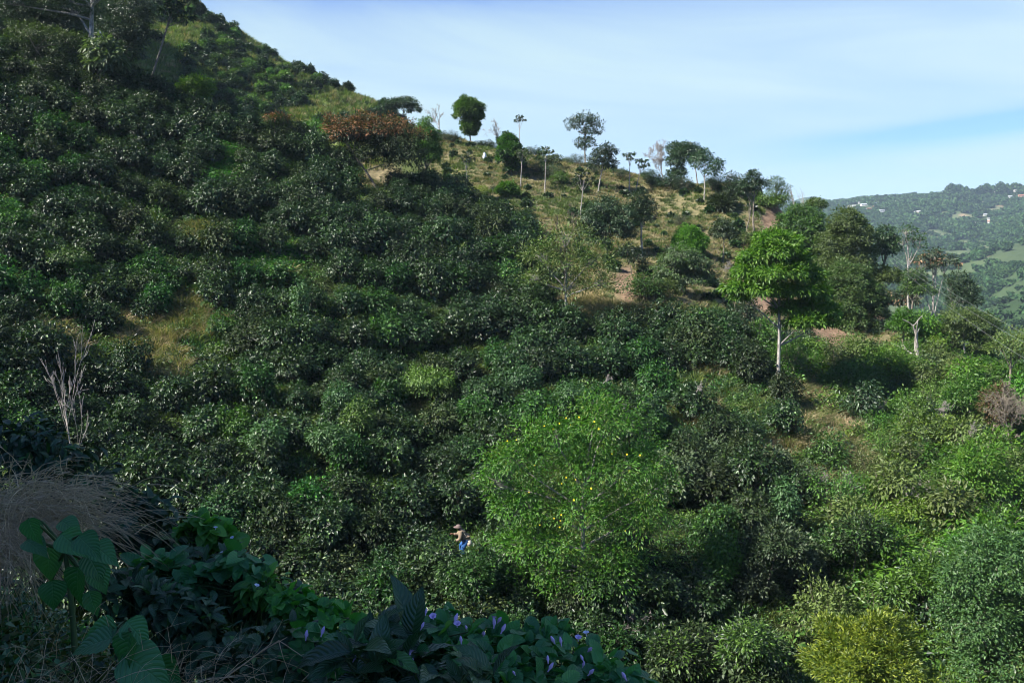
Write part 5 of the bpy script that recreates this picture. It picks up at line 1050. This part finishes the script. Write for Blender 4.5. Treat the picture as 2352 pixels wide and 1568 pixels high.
V, F = tubes(pp, 4); obj('stalk', mesh_np('stalk', V-np.array(g.location), F, M['paledry'], attr={'rnd': ('FACE', RNG.random(len(F)))}), g)
# low growth on the bank
def k_bank(x, y, X, Y, r): return (y < 20) & (X > -300) & (X < 2600)
r_ = np.random.default_rng(77); n_ = 5200; x = r_.uniform(-8, 10, n_); y = r_.uniform(2.2, 20, n_); z = H(x, y); kp = np.abs(x) < 0.75*y+0.6; x, y, z = x[kp], y[kp], z[kp]; k_ = len(x)
bw = [weed(800+i, 90, 0.30, 0.06, 0.035, 0.22) for i in range(3)]+[tuft(810, 40, 0.35, 0.006, 0.9, 0.15)]
inst_stuff('bank_undergrowth', np.stack([x, y, z-0.03, r_.integers(0, 5, k_), r_.uniform(0, 6.28, k_), r_.uniform(.6, 1.3, k_), r_.uniform(.6, 1.3, k_)], -1), [(bw[0], M['near_dark']), (bw[1], M['near_green']), (bw[2], M['near_dark']), (bw[3], M['drygrass']), (bw[0], M['olive'])])
# unseen trees added out of frame to cast shade on the near plants
def shade_tree(lb, x, y, lobes, seed):
    rng = np.random.default_rng(seed); z = float(H(np.array([x]), np.array([y]))[0]); o = thing('added_bank_tree', lb, 'tree', (x, y, z)); LB = [(a-x, b-y, c-z, r1, r1, r2) for a, b, c, r1, r2 in lobes]
    V, F = tubes([limb((0, 0, -.3), LB[0][:3], 0.2, 0.08, rng, 8, 0.05)]+[limb((0, 0, 1.5), l[:3], 0.09, 0.03, rng) for l in LB], 7); obj('trunk', mesh_np('trunk', V, F, M['bark'], smooth=True), o)
    P, O = crown_pts(LB, 9, rng, 0.6, 0.2, -0.8); obj('crown', leaves_mesh('crown', *clumped(P, O, 7, 0.35, 0.30, 0.15, rng), M['mid'], rng), o)
shade_tree('unseen leafy bank tree added to shade the near vines', -9.5, 0.5, [(-7.6, 2.0, 4.0, 2.6, 1.7), (-9.5, 0.2, 4.6, 2.5, 1.7), (-6.0, 0.6, 3.6, 1.8, 1.2), (-8.6, 3.6, 4.2, 1.8, 1.2)], 401)
shade_tree('second unseen bank tree added to shade the near grass', -12.5, 2.5, [(-11.5, 3.0, 6.0, 2.6, 1.8), (-9.8, 4.6, 5.2, 1.7, 1.2), (-13, 1, 6.4, 2.4, 1.6)], 402)

# ---------------------------------------------------------------- the coffee picker
M['skin'] = flat_mat('skin', (0.20, 0.11, 0.07), 0.6); M['jacket'] = flat_mat('faded jacket cloth', (0.20, 0.15, 0.105), 0.9, 12, 0.2); M['jeans'] = flat_mat('blue trousers', (0.018, 0.075, 0.22), 0.85, 12, 0.3)
M['hatcloth'] = flat_mat('grey brown hat cloth', (0.15, 0.11, 0.10), 0.9); M['sackcloth'] = flat_mat('off-white sack cloth', (0.42, 0.37, 0.29), 0.9, 10, 0.12); M['hair'] = flat_mat('dark hair', (0.02, 0.015, 0.012), 0.6); M['boot'] = flat_mat('rubber boot', (0.02, 0.02, 0.022), 0.4)
def skin_obj(name, pts, edges, radii, mat, parent, lvl=2):
    me = bpy.data.meshes.new(name); me.from_pydata([tuple(p) for p in pts], edges, []); me.materials.append(mat); o = obj(name, me, parent)
    m = o.modifiers.new('skin', 'SKIN'); m.use_smooth_shade = True
    for v, rr_ in zip(me.skin_vertices[0].data, radii): v.radius = (rr_, rr_) if not isinstance(rr_, tuple) else rr_
    me.skin_vertices[0].data[0].use_root = True
    s = o.modifiers.new('sub', 'SUBSURF'); s.levels = lvl; s.render_levels = lvl
    return o
pd = 37.0; pf = w_at(1068, 1300, pd); person_z = w_at(1058, 1207, pd)[2]-1.48
pr = thing('person', 'stooping coffee picker in a faded brown jacket, blue trousers and cloth hat', 'person', (pf[0], pd, person_z))
# x: to the right of the picture, the picker faces left; y away from the viewer
J = dict(pel=(0.06, 0, 0.84), sp1=(0.02, 0, 0.98), sp2=(-0.08, 0, 1.12), chest=(-0.15, 0, 1.22), neck=(-0.22, -0.01, 1.31), head=(-0.27, -0.02, 1.40), crown=(-0.26, -0.02, 1.46),
         shl=(-0.16, -0.17, 1.23), ell=(-0.19, -0.25, 0.98), wrl=(-0.36, -0.20, 0.90), hal=(-0.43, -0.18, 0.92), shr=(-0.16, 0.17, 1.23), elr=(-0.32, 0.22, 1.04), wrr=(-0.50, 0.14, 1.08), har=(-0.57, 0.12, 1.10),
         hil=(0.06, -0.10, 0.80), knl=(-0.10, -0.13, 0.50), anl=(0.04, -0.13, 0.09), tol=(-0.12, -0.14, 0.03), hir=(0.06, 0.10, 0.80), knr=(-0.20, 0.13, 0.58), anr=(-0.10, 0.13, 0.16), tor=(-0.26, 0.13, 0.10))
nm = list(J); P = [J[k] for k in nm]; E = [('pel', 'sp1'), ('sp1', 'sp2'), ('sp2', 'chest'), ('chest', 'neck'), ('neck', 'head'), ('head', 'crown'), ('chest', 'shl'), ('shl', 'ell'), ('ell', 'wrl'), ('wrl', 'hal'), ('chest', 'shr'), ('shr', 'elr'), ('elr', 'wrr'), ('wrr', 'har'),
     ('pel', 'hil'), ('hil', 'knl'), ('knl', 'anl'), ('anl', 'tol'), ('pel', 'hir'), ('hir', 'knr'), ('knr', 'anr'), ('anr', 'tor')]
RD = dict(pel=.13, sp1=.115, sp2=.12, chest=.125, neck=.055, head=.085, crown=.08, shl=.06, ell=.042, wrl=.03, hal=.035, shr=.06, elr=.042, wrr=.03, har=.035, hil=.095, knl=.062, anl=.042, tol=.035, hir=.095, knr=.062, anr=.042, tor=.035)
edges = [(nm.index(a), nm.index(b)) for a, b in E]; rad = [RD[k] for k in nm]; pts_ = list(P)
for hnd, wr, sy in (('hal', 'wrl', -1), ('har', 'wrr', 1)):       # five fingers each, curled round what is picked
    h0 = np.array(J[hnd]); fw = unit(h0-np.array(J[wr])); 
    for q in range(5):
        side = np.array([0, 1.0, 0])*(q-2)*0.016 if q < 4 else np.array([0, 0.0, 0.03]); ln = [0.05, 0.058, 0.055, 0.042, 0.038][q]
        a = h0+fw*0.028+side; b_ = a+fw*ln*0.6+np.array([0, 0, -0.010]); c = b_+fw*ln*0.3+np.array([0, 0, -0.026])
        i0 = len(pts_); pts_ += [tuple(a), tuple(b_), tuple(c)]; edges += [(nm.index(hnd), i0), (i0, i0+1), (i0+1, i0+2)]; rad += [.010, .009, .007]
body = skin_obj('body', pts_, edges, rad, M['skin'], pr, 2)
# face: nose, brow, ears, mouth as small raised forms on one mesh
hc = np.array(J['head']); fwd = unit(np.array([-0.9, -0.25, -0.25]))
def blobm(c, r, sc_=(1, 1, 1), n=8):
    u = np.linspace(0, math.pi, n); v = np.linspace(0, 2*math.pi, n*2, endpoint=False); V = np.array([(math.sin(a)*math.cos(b)*sc_[0], math.sin(a)*math.sin(b)*sc_[1], math.cos(a)*sc_[2]) for a in u for b in v])*r+np.array(c)
    idx = np.arange(n*n*2).reshape(n, n*2); return V, np.stack([idx[:-1], np.roll(idx[:-1], -1, 1), np.roll(idx[1:], -1, 1), idx[1:]], -1).reshape(-1, 4)
def joinm(L):
    Vs, Fs, b = [], [], 0
    for V, F in L: Vs.append(V); Fs.append(F+b); b += len(V)
    return np.concatenate(Vs), np.concatenate(Fs)
V, F = joinm([blobm(hc+fwd*0.088+[0, 0, -.005], 0.018, (1.1, .8, 1.4)), blobm(hc+fwd*0.075+[0, 0, -.045], 0.02, (1, 1.5, .5))]); obj('nose', mesh_np('nose', V, F, M['skin'], smooth=True), pr)
for sgn in (-1, 1): V, F = blobm(hc+fwd*0.078+np.array([0, sgn*0.03, 0.02]), 0.011); obj('eye', mesh_np('eye', V, F, M['hair'], smooth=True), pr); V, F = blobm(hc+np.array([0.02, sgn*0.088, 0]), 0.022, (.8, .4, 1.3)); obj('ear', mesh_np('ear', V, F, M['skin'], smooth=True), pr)
V, F = blobm(hc+np.array([0.035, 0, 0.0]), 0.095, (0.9, 1, 1.05)); obj('hair', mesh_np('hair', V, F, M['hair'], smooth=True), pr)
# hat with brim and neck cloth
V1, F1 = blobm(hc+np.array([0.0, 0, 0.055]), 0.115, (1.05, 1, 0.85)); V2, F2 = blobm(hc+np.array([-0.035, 0, 0.035]), 0.175, (1.05, .95, 0.14)); V3, F3 = blobm(hc+np.array([0.07, 0, -0.04]), 0.10, (0.6, 0.9, 1.3)); V, F = joinm([(V1, F1), (V3, F3)]); hat = obj('hat', mesh_np('hat', V, F, M['hatcloth'], smooth=True), pr); obj('brim', mesh_np('brim', V2, F2, M['hatcloth'], smooth=True), hat)
js = ['hem', 'sp1', 'sp2', 'chest', 'col', 'shl', 'ell', 'wrl', 'shr', 'elr', 'wrr', 'skirt']; JJ = dict(J, hem=(0.07, 0, 0.82), col=(-0.19, 0, 1.28), skirt=(0.10, 0, 0.74)); jr = dict(hem=.20, sp1=.19, sp2=.20, chest=.20, col=.10, shl=.115, ell=.085, wrl=.06, shr=.115, elr=.085, wrr=.06, skirt=.20)
je = [(0, 1), (1, 2), (2, 3), (3, 4), (3, 5), (5, 6), (6, 7), (3, 8), (8, 9), (9, 10), (0, 11)]; skin_obj('jacket', [JJ[k] for k in js], je, [jr[k] for k in js], M['jacket'], pr)
ts = ['pel', 'hil', 'knl', 'anl', 'hir', 'knr', 'anr']; tr = dict(pel=.16, hil=.14, knl=.105, anl=.075, hir=.14, knr=.105, anr=.075); te = [(0, 1), (1, 2), (2, 3), (0, 4), (4, 5), (5, 6)]; skin_obj('trousers', [J[k] for k in ts], te, [tr[k] for k in ts], M['jeans'], pr)
for a, b_ in (('anl', 'tol'), ('anr', 'tor')): skin_obj('boot', [tuple(np.array(J[a])+[0, 0, .18]), J[a], tuple(np.array(J[b_])+[0, 0, .01])], [(0, 1), (1, 2)], [.06, .055, .045], M['boot'], pr)
bp = thing('picking_sack', 'off-white cloth sack slung at the hip of the coffee picker', 'sack', (pf[0], pd, person_z)); skin_obj('sack_body', [(0.16, -0.12, 0.94), (0.20, -0.14, 0.80), (0.24, -0.12, 0.66)], [(0, 1), (1, 2)], [.07, .14, .12], M['sackcloth'], bp)
V, F = tubes([(np.array([(0.14, -0.10, 0.98), (0.06, -0.20, 1.10), (-0.10, -0.16, 1.30), (-0.16, 0.02, 1.36)]), np.full(4, .012))], 5); obj('strap', mesh_np('strap', V, F, M['sackcloth']), bp)
for qx, qy, qd in ((1052, 1335, 35.6), (1104, 1328, 35.9), (1078, 1350, 34.6)):
    bp_ = w_at(qx, qy, qd); v = int(qx) % 8; o = obj('coffee_bush', CV[v][0], loc=(bp_[0], bp_[1], bp_[2]-0.72)); with_slot(o, M['coffee_fresh' if qx > 1060 else 'coffee']); o.scale = (.85, .85, .8); o.rotation_euler = (0, 0, qx)
    tag(o, {1052: 'coffee bush hiding the feet of the picker on the near side', 1104: 'fresh green coffee bush behind the heels of the picker', 1078: 'low fresh coffee bush just downhill of the picker'}[qx], 'coffee bush', 'coffee bushes planted in rows over the steep slope'); obj('stem', CV[v][1], parent=o)
# small things on the hillside
p = hit(1113, 367); sk = thing('white_sack', 'small white sack lying on the upper dry grass slope', 'sack', p); V, F = blobm((0, 0, 0.35), 0.42, (.55, .5, 1.15)); V = V+0.05*np.sin(V[:, [1, 2, 0]]*14); obj('sack_body', mesh_np('sack', V, F, M['whitepetal'], smooth=True), sk); V, F = blobm((-0.05, 0, 0.86), 0.10, (.8, .8, .9)); obj('knot', mesh_np('knot', V, F, M['whitepetal'], smooth=True), sk)
# ---------------------------------------------------------------- far valley: woods, trees, houses
def blobtree(seed, n=150):
    rng = np.random.default_rng(seed); lobes = [(rng.uniform(-.45, .45), rng.uniform(-.45, .45), rng.uniform(.4, .95), rng.uniform(.35, .6), rng.uniform(.35, .6), rng.uniform(.3, .45)) for _ in range(4)]
    P, O = crown_pts(lobes, 16, rng, 0.75, 0.2, -0.6); k = len(P)
    return leaves_mesh('far crown', P-O*0.15, unit(O*0.5+sph(k, rng)), unit(O+sph(k, rng)*0.4), np.full(k, 0.5), np.full(k, 0.42), None, rng)
FT_ = [blobtree(900+i) for i in range(4)]
M['farleaf'] = leaf_mat('far woodland', (0.020, 0.050, 0.018), (0.05, 0.10, 0.035), 0.7, 0.1, 0.1, var=0.3)
r = np.random.default_rng(61); n = 60000; dd = 330*(2050/330)**r.random(n); X = r.uniform(1740, 2440, n); a, _ = ray(X, 600); x = a*dd; z = HF(x, dd)
tt = (0.80*x-0.60*dd)/210+1.3*fbm(x/700, dd/700, 2); ss = np.abs((tt % 2)-1); pa = (0.62-ss+1.0*fbm(x/130+5, dd/130, 4))*2.2*0.55
X_, Y_ = proj(x, dd, z); P0 = [(2230, 470, 40, 10), (2190, 500, 60, 14), (2140, 540, 50, 14), (2260, 490, 30, 10), (2300, 480, 40, 8), (2170, 590, 60, 16), (2240, 560, 60, 9), (2130, 625, 40, 20), (2018, 469, 9, 4), (2235, 528, 13, 5), (2345, 508, 8, 6)]
open_ = ell(P0, X_, Y_, 1.0)
keep = (~open_ & (pa < 0.22+0.25*r.random(n))) | (r.random(n) < 0.04); keep &= r.random(n) < np.clip(dd/1200, 0.35, 1); x, y, z = x[keep], dd[keep], z[keep]; k = len(x); FARW = (x, y, z); s = r.uniform(3.5, 8.5, k)*np.clip(y/1100, 0.75, 1.25)
print('far trees', k)
def R1(X, Y): return (1940+X/8.386)*0.9408, (420+Y/8.386)*0.9408
def R2(X, Y): return (2220+X/8.386)*0.9408, (420+Y/8.386)*0.9408
wallm = {'white': flat_mat('white wall', (0.55, 0.54, 0.52), 0.8), 'cream': flat_mat('cream wall', (0.50, 0.40, 0.25), 0.8), 'pink': flat_mat('pink wall', (0.62, 0.35, 0.33), 0.8), 'brown': flat_mat('brick wall', (0.42, 0.24, 0.17), 0.8), 'red': flat_mat('red wall', (0.60, 0.06, 0.10), 0.7)}
roofm = {'zinc': flat_mat('zinc roof', (0.40, 0.42, 0.44), 0.5), 'tile': flat_mat('clay tile roof', (0.36, 0.16, 0.10), 0.85), 'whiter': flat_mat('pale roof', (0.50, 0.49, 0.47), 0.6)}
m_win = flat_mat('dark window', (0.03, 0.035, 0.04), 0.3)
HPOS = []
def gable(w_, l_, h_):
    x, y = w_/2, l_/2; V = [(-x, -y, -1.5), (x, -y, -1.5), (x, y, -1.5), (-x, y, -1.5), (-x, -y, h_), (x, -y, h_), (x, y, h_), (-x, y, h_), (-x, 0, h_+l_*0.22), (x, 0, h_+l_*0.22)]
    return V, [[0, 1, 5, 4], [1, 2, 6, 5], [2, 3, 7, 6], [3, 0, 4, 7], [4, 8, 7], [5, 6, 9]]
def house(X, Y, w_, wall, roof, lab, d=None):
    p = hit(X, Y, HF, 300, 2300, 3000)
    if p is None: p = at(X, 1750, HF)
    HPOS.append((p.x, p.y)); o = thing('house', lab, 'house', p, 'houses scattered along the far ridge and hillside', rz=r.uniform(-.5, .5)); w_ *= 0.68; l_ = min(w_*0.62, 5.5); h_ = 2.6
    V, Fq = gable(w_, l_, h_); me = bpy.data.meshes.new('wall'); me.from_pydata(V, [], Fq); me.materials.append(wallm[wall]); obj('wall', me, o)
    e = 0.6; x, y = w_/2+e, l_/2+e; rz_ = h_+l_*0.22+0.12; V = []
    for dz in (0, 0.22): V += [(-x, -y, h_-e*0.4+dz), (x, -y, h_-e*0.4+dz), (x, 0, rz_+dz), (-x, 0, rz_+dz), (x, y, h_-e*0.4+dz), (-x, y, h_-e*0.4+dz)]
    me = bpy.data.meshes.new('roof'); me.from_pydata(V, [], [[0, 1, 2, 3], [3, 2, 4, 5], [6, 7, 8, 9], [9, 8, 10, 11], [0, 1, 7, 6], [5, 4, 10, 11], [0, 3, 9, 6], [3, 5, 11, 9], [1, 2, 8, 7], [2, 4, 10, 8]]); me.materials.append(roofm[roof]); obj('roof', me, o)
    for q in range(2 if w_ < 9 else 4):
        wx = -w_/2+w_*(q+0.7)/((2 if w_ < 9 else 4)+0.4); me = bpy.data.meshes.new('window'); V = [(wx-.5, -l_/2-.05, 1.0), (wx+.5, -l_/2-.05, 1.0), (wx+.5, -l_/2-.05, 2.2), (wx-.5, -l_/2-.05, 2.2), (wx-.5, -l_/2+.1, 1.0), (wx+.5, -l_/2+.1, 1.0), (wx+.5, -l_/2+.1, 2.2), (wx-.5, -l_/2+.1, 2.2)]
        me.from_pydata(V, [], [[0, 1, 2, 3], [0, 4, 5, 1], [1, 5, 6, 2], [2, 6, 7, 3], [3, 7, 4, 0]]); me.materials.append(m_win); obj('window', me, o)
HS = [(R1, 740, 612, 8, 'pink', 'tile', 'small pinkish house at the low end of the far ridge'), (R1, 915, 597, 13, 'red', 'tile', 'single bright red house on the far ridge'), (R1, 1075, 557, 9, 'white', 'whiter', 'first white house uphill of the red one'), (R1, 1180, 550, 10, 'white', 'whiter', 'second white house uphill of the red one'),
      (R1, 1380, 530, 18, 'white', 'zinc', 'long white house on the ridge below the distant blue peak'), (R1, 1325, 650, 7, 'white', 'zinc', 'lone pale hut in the woods below the long white house'), (R1, 1630, 518, 12, 'white', 'zinc', 'grey-roofed house starting the ridge village'), (R1, 1700, 500, 14, 'white', 'zinc', 'long grey-roofed house of the ridge village'), (R1, 1790, 492, 10, 'cream', 'tile', 'cream house in the middle of the ridge village'),
      (R1, 1870, 492, 11, 'white', 'zinc', 'white house at the village crest'), (R1, 1890, 520, 9, 'white', 'whiter', 'white house one step below the village crest'), (R1, 1980, 542, 12, 'white', 'zinc', 'grey-roofed house on the village slope'), (R1, 1960, 596, 12, 'brown', 'tile', 'brick house above the orange earth cut'), (R1, 2050, 597, 8, 'white', 'whiter', 'white house past the brick one'),
      (R1, 2150, 475, 12, 'pink', 'tile', 'pinkish house near the village top'), (R1, 2170, 545, 14, 'white', 'whiter', 'largest white house of the ridge village'), (R1, 2190, 510, 12, 'brown', 'tile', 'tile-roofed house behind the largest white one'), (R1, 2240, 512, 9, 'white', 'whiter', 'last white house of the ridge village'), (R1, 2170, 632, 8, 'white', 'whiter', 'white hut in the trees below the village'),
      (R1, 1920, 762, 9, 'white', 'whiter', 'white house above the long pale one on the mid slope'), (R1, 1780, 822, 13, 'white', 'zinc', 'long pale house on the mid slope under the earth cut'), (R1, 1435, 782, 7, 'white', 'zinc', 'tiny pale hut left alone under the earth cut'), (R1, 1530, 780, 9, 'brown', 'tile', 'brownish house beside the tiny pale hut'), (R1, 1650, 742, 14, 'cream', 'tile', 'cream house at the foot of the earth cut'),
      (R2, 70, 514, 8, 'white', 'zinc', 'pale hut beside the blue-roofed pair'), (R2, 150, 517, 11, 'white', 'zinc', 'grey-roofed house next to the yellow one'), (R2, 350, 490, 14, 'cream', 'tile', 'yellow house on the upper far slope'), (R2, 405, 420, 12, 'brown', 'tile', 'tile-roofed house right above the yellow one'), (R2, 590, 440, 9, 'pink', 'whiter', 'square pinkish house on the ridge'),
      (R2, 1730, 352, 15, 'white', 'whiter', 'white gabled house on the skyline between the dark tree groups'), (R2, 1640, 344, 10, 'cream', 'tile', 'cream house beside the skyline gable'), (R2, 2220, 350, 12, 'white', 'zinc', 'flat pale house on the skyline near the picture edge'), (R2, 2175, 406, 9, 'white', 'whiter', 'small white house under the flat skyline house'), (R2, 2060, 525, 9, 'white', 'zinc', 'pale house by the slim light pole'),
      (R2, 2290, 512, 14, 'brown', 'tile', 'brown building at the picture edge below the ridge'), (R2, 820, 657, 7, 'white', 'whiter', 'white half of the little pair on the green spur'), (R2, 875, 648, 8, 'pink', 'tile', 'pink half of the little pair on the green spur'), (R2, 110, 848, 16, 'cream', 'whiter', 'large cream house halfway down the far slope'), (R2, 185, 836, 8, 'white', 'whiter', 'white outbuilding joined to the large cream house'),
      (R2, 290, 1042, 6, 'white', 'whiter', 'tiny white hut alone on the pasture spur'), (R2, 1340, 1072, 6, 'white', 'whiter', 'tiny white hut above the ploughed field'), (R2, 1250, 1182, 18, 'white', 'zinc', 'long pale shed by the ploughed field'), (R2, 1650, 1042, 10, 'white', 'tile', 'pinkish-white house in the trees above the pasture edge'), (R2, 1620, 987, 6, 'white', 'whiter', 'tiny white hut over the pinkish-white house'),
      (R2, 2150, 832, 9, 'white', 'whiter', 'white house on the brown clearing'), (R2, 2295, 912, 9, 'white', 'zinc', 'pale house above the orange bank'), (R2, 1550, 892, 7, 'white', 'zinc', 'pale hut under the grey rocky patch'), (R2, 1020, 1492, 8, 'white', 'zinc', 'pale low house at the foot of the pasture')]
for f_, a_, b_, w_, wl, rf, lb in HS: X, Y = f_(a_, b_); house(X, Y, w_, wl, rf, lb)
hp = np.array(HPOS); near = np.zeros(k, bool)
for hx, hy in hp: near |= (np.abs(x-hx*y/hy) < 10) & (y < hy+7) & (y > hy-34)
x, y, z, s = x[~near], y[~near], z[~near], s[~near]; k = len(x)
inst_stuff('far_wood', np.stack([x, y, z-1, r.integers(0, 4, k), r.uniform(0, 6.28, k), s, s*r.uniform(.7, 1.1, k)], -1), [(m, M['farleaf']) for m in FT_])
# individual big trees along the far skyline
FTR = [(R2, 115, 390, 9, 'dark round tree on the far skyline above the blue-roofed pair'), (R2, 205, 430, 9, 'dark tree just below the first round skyline tree'), (R2, 340, 430, 8, 'round tree between the yellow house and the skyline'), (R2, 490, 375, 10, 'broad tree on the far skyline by the pinkish house'), (R2, 540, 380, 8, 'smaller tree leaning against the broad skyline tree'),
       (R2, 1070, 350, 10, 'umbrella tree on the far skyline'), (R2, 1190, 360, 9, 'rounded tree just past the umbrella one'), (R2, 1340, 350, 10, 'first tree of the long dark grove on the skyline'), (R2, 1440, 380, 13, 'second tree of the long dark grove'), (R2, 1540, 370, 14, 'tallest tree of the long dark grove'), (R2, 1620, 420, 12, 'last tree of the long dark grove'),
       (R2, 900, 450, 14, 'upper tree of the dark wedge grove'), (R2, 980, 500, 15, 'middle tree of the dark wedge grove'), (R2, 1060, 470, 14, 'side tree of the dark wedge grove'), (R2, 990, 620, 13, 'lowest tree of the dark wedge grove'), (R2, 1360, 690, 14, 'lone dark round tree on the far pasture'), (R2, 1900, 400, 13, 'dark tree of the group past the white gable'), (R2, 1960, 450, 13, 'lower dark tree of the group past the white gable'),
       (R2, 2130, 330, 10, 'isolated round tree high on the far skyline'), (R2, 660, 915, 6, 'little round tree on the light pasture'), (R2, 1320, 1490, 10, 'round tree on the nearer light pasture'), (R1, 1710, 460, 8, 'pointed tree at the start of the ridge village'), (R1, 1860, 455, 7, 'small tree over the ridge village'), (R2, 1230, 650, 6, 'small bush on the far green spur')]
for f_, a_, b_, s_, lb in FTR:
    X, Y = f_(a_, b_+s_*4); p = hit(X, Y, HF, 300, 2300, 3000)
    if p is None: p = at(X, 1720, HF)
    s = s_*p.y/1650*1.05; o = thing('far_tree', lb, 'tree', p); me = FT_[int(a_) % 4].copy(); me.materials.append(M['farleaf']); c = obj('crown', me, o, (0, 0, s*0.25)); c.scale = (s, s, s)
    V, F = tubes([(np.array([(0, 0, -1.0), (0, 0, s*0.8)]), np.array([s*0.05, s*0.03]))], 5); obj('trunk', mesh_np('trunk', V, F, M['bark']), o)
# power cables crossing to the right
m_cable = flat_mat('aluminium cable', (0.30, 0.31, 0.33), 0.6)
for i, (a_, b_, c_, lb) in enumerate([((1992, 547, 96), (2180, 668, 72), (2420, 800, 50), 'uppermost of the three thin power cables across the spur'), ((1990, 550, 96), (2180, 683, 71), (2420, 822, 49), 'middle of the three thin power cables across the spur'), ((1988, 552, 96), (2180, 705, 70), (2420, 862, 48), 'lowest of the three thin power cables across the spur')]):
    A, B, Cc = w_at(*a_), w_at(*b_), w_at(*c_); t = np.linspace(0, 1, 30)[:, None]; q = A*(1-t)**2+2*t*(1-t)*(2*B-0.5*A-0.5*Cc)+Cc*t*t
    V, F = tubes([(q, np.full(30, 0.0045))], 5); tag(obj('power_cable', mesh_np('cable', V, F, m_cable)), lb, 'cable', 'power cables')
# ---------------------------------------------------------------- valley haze
hm, ht = new_mat('valley haze')
ho = N(ht, 'ShaderNodeOutputMaterial'); pv = N(ht, 'ShaderNodeVolumePrincipled')
pv.inputs['Color'].default_value = (0.62, 0.80, 1.0, 1); pv.inputs['Density'].default_value = 0.00011; pv.inputs['Anisotropy'].default_value = 0.0
ht.links.new(pv.outputs[0], ho.inputs['Volume'])
xa, xb, ya, yb, za, zb = -1000, 3000, -210, 3900, -400, 330
V = np.array([(x, y, z) for z in (za, zb) for y in (ya, yb) for x in (xa, xb)], float)
F = np.array([(0, 2, 3, 1), (4, 5, 7, 6), (0, 1, 5, 4), (2, 6, 7, 3), (0, 4, 6, 2), (1, 3, 7, 5)])
if HAZE:
    tag(obj('haze', mesh_np('haze', V, F, hm)), kind='stuff')
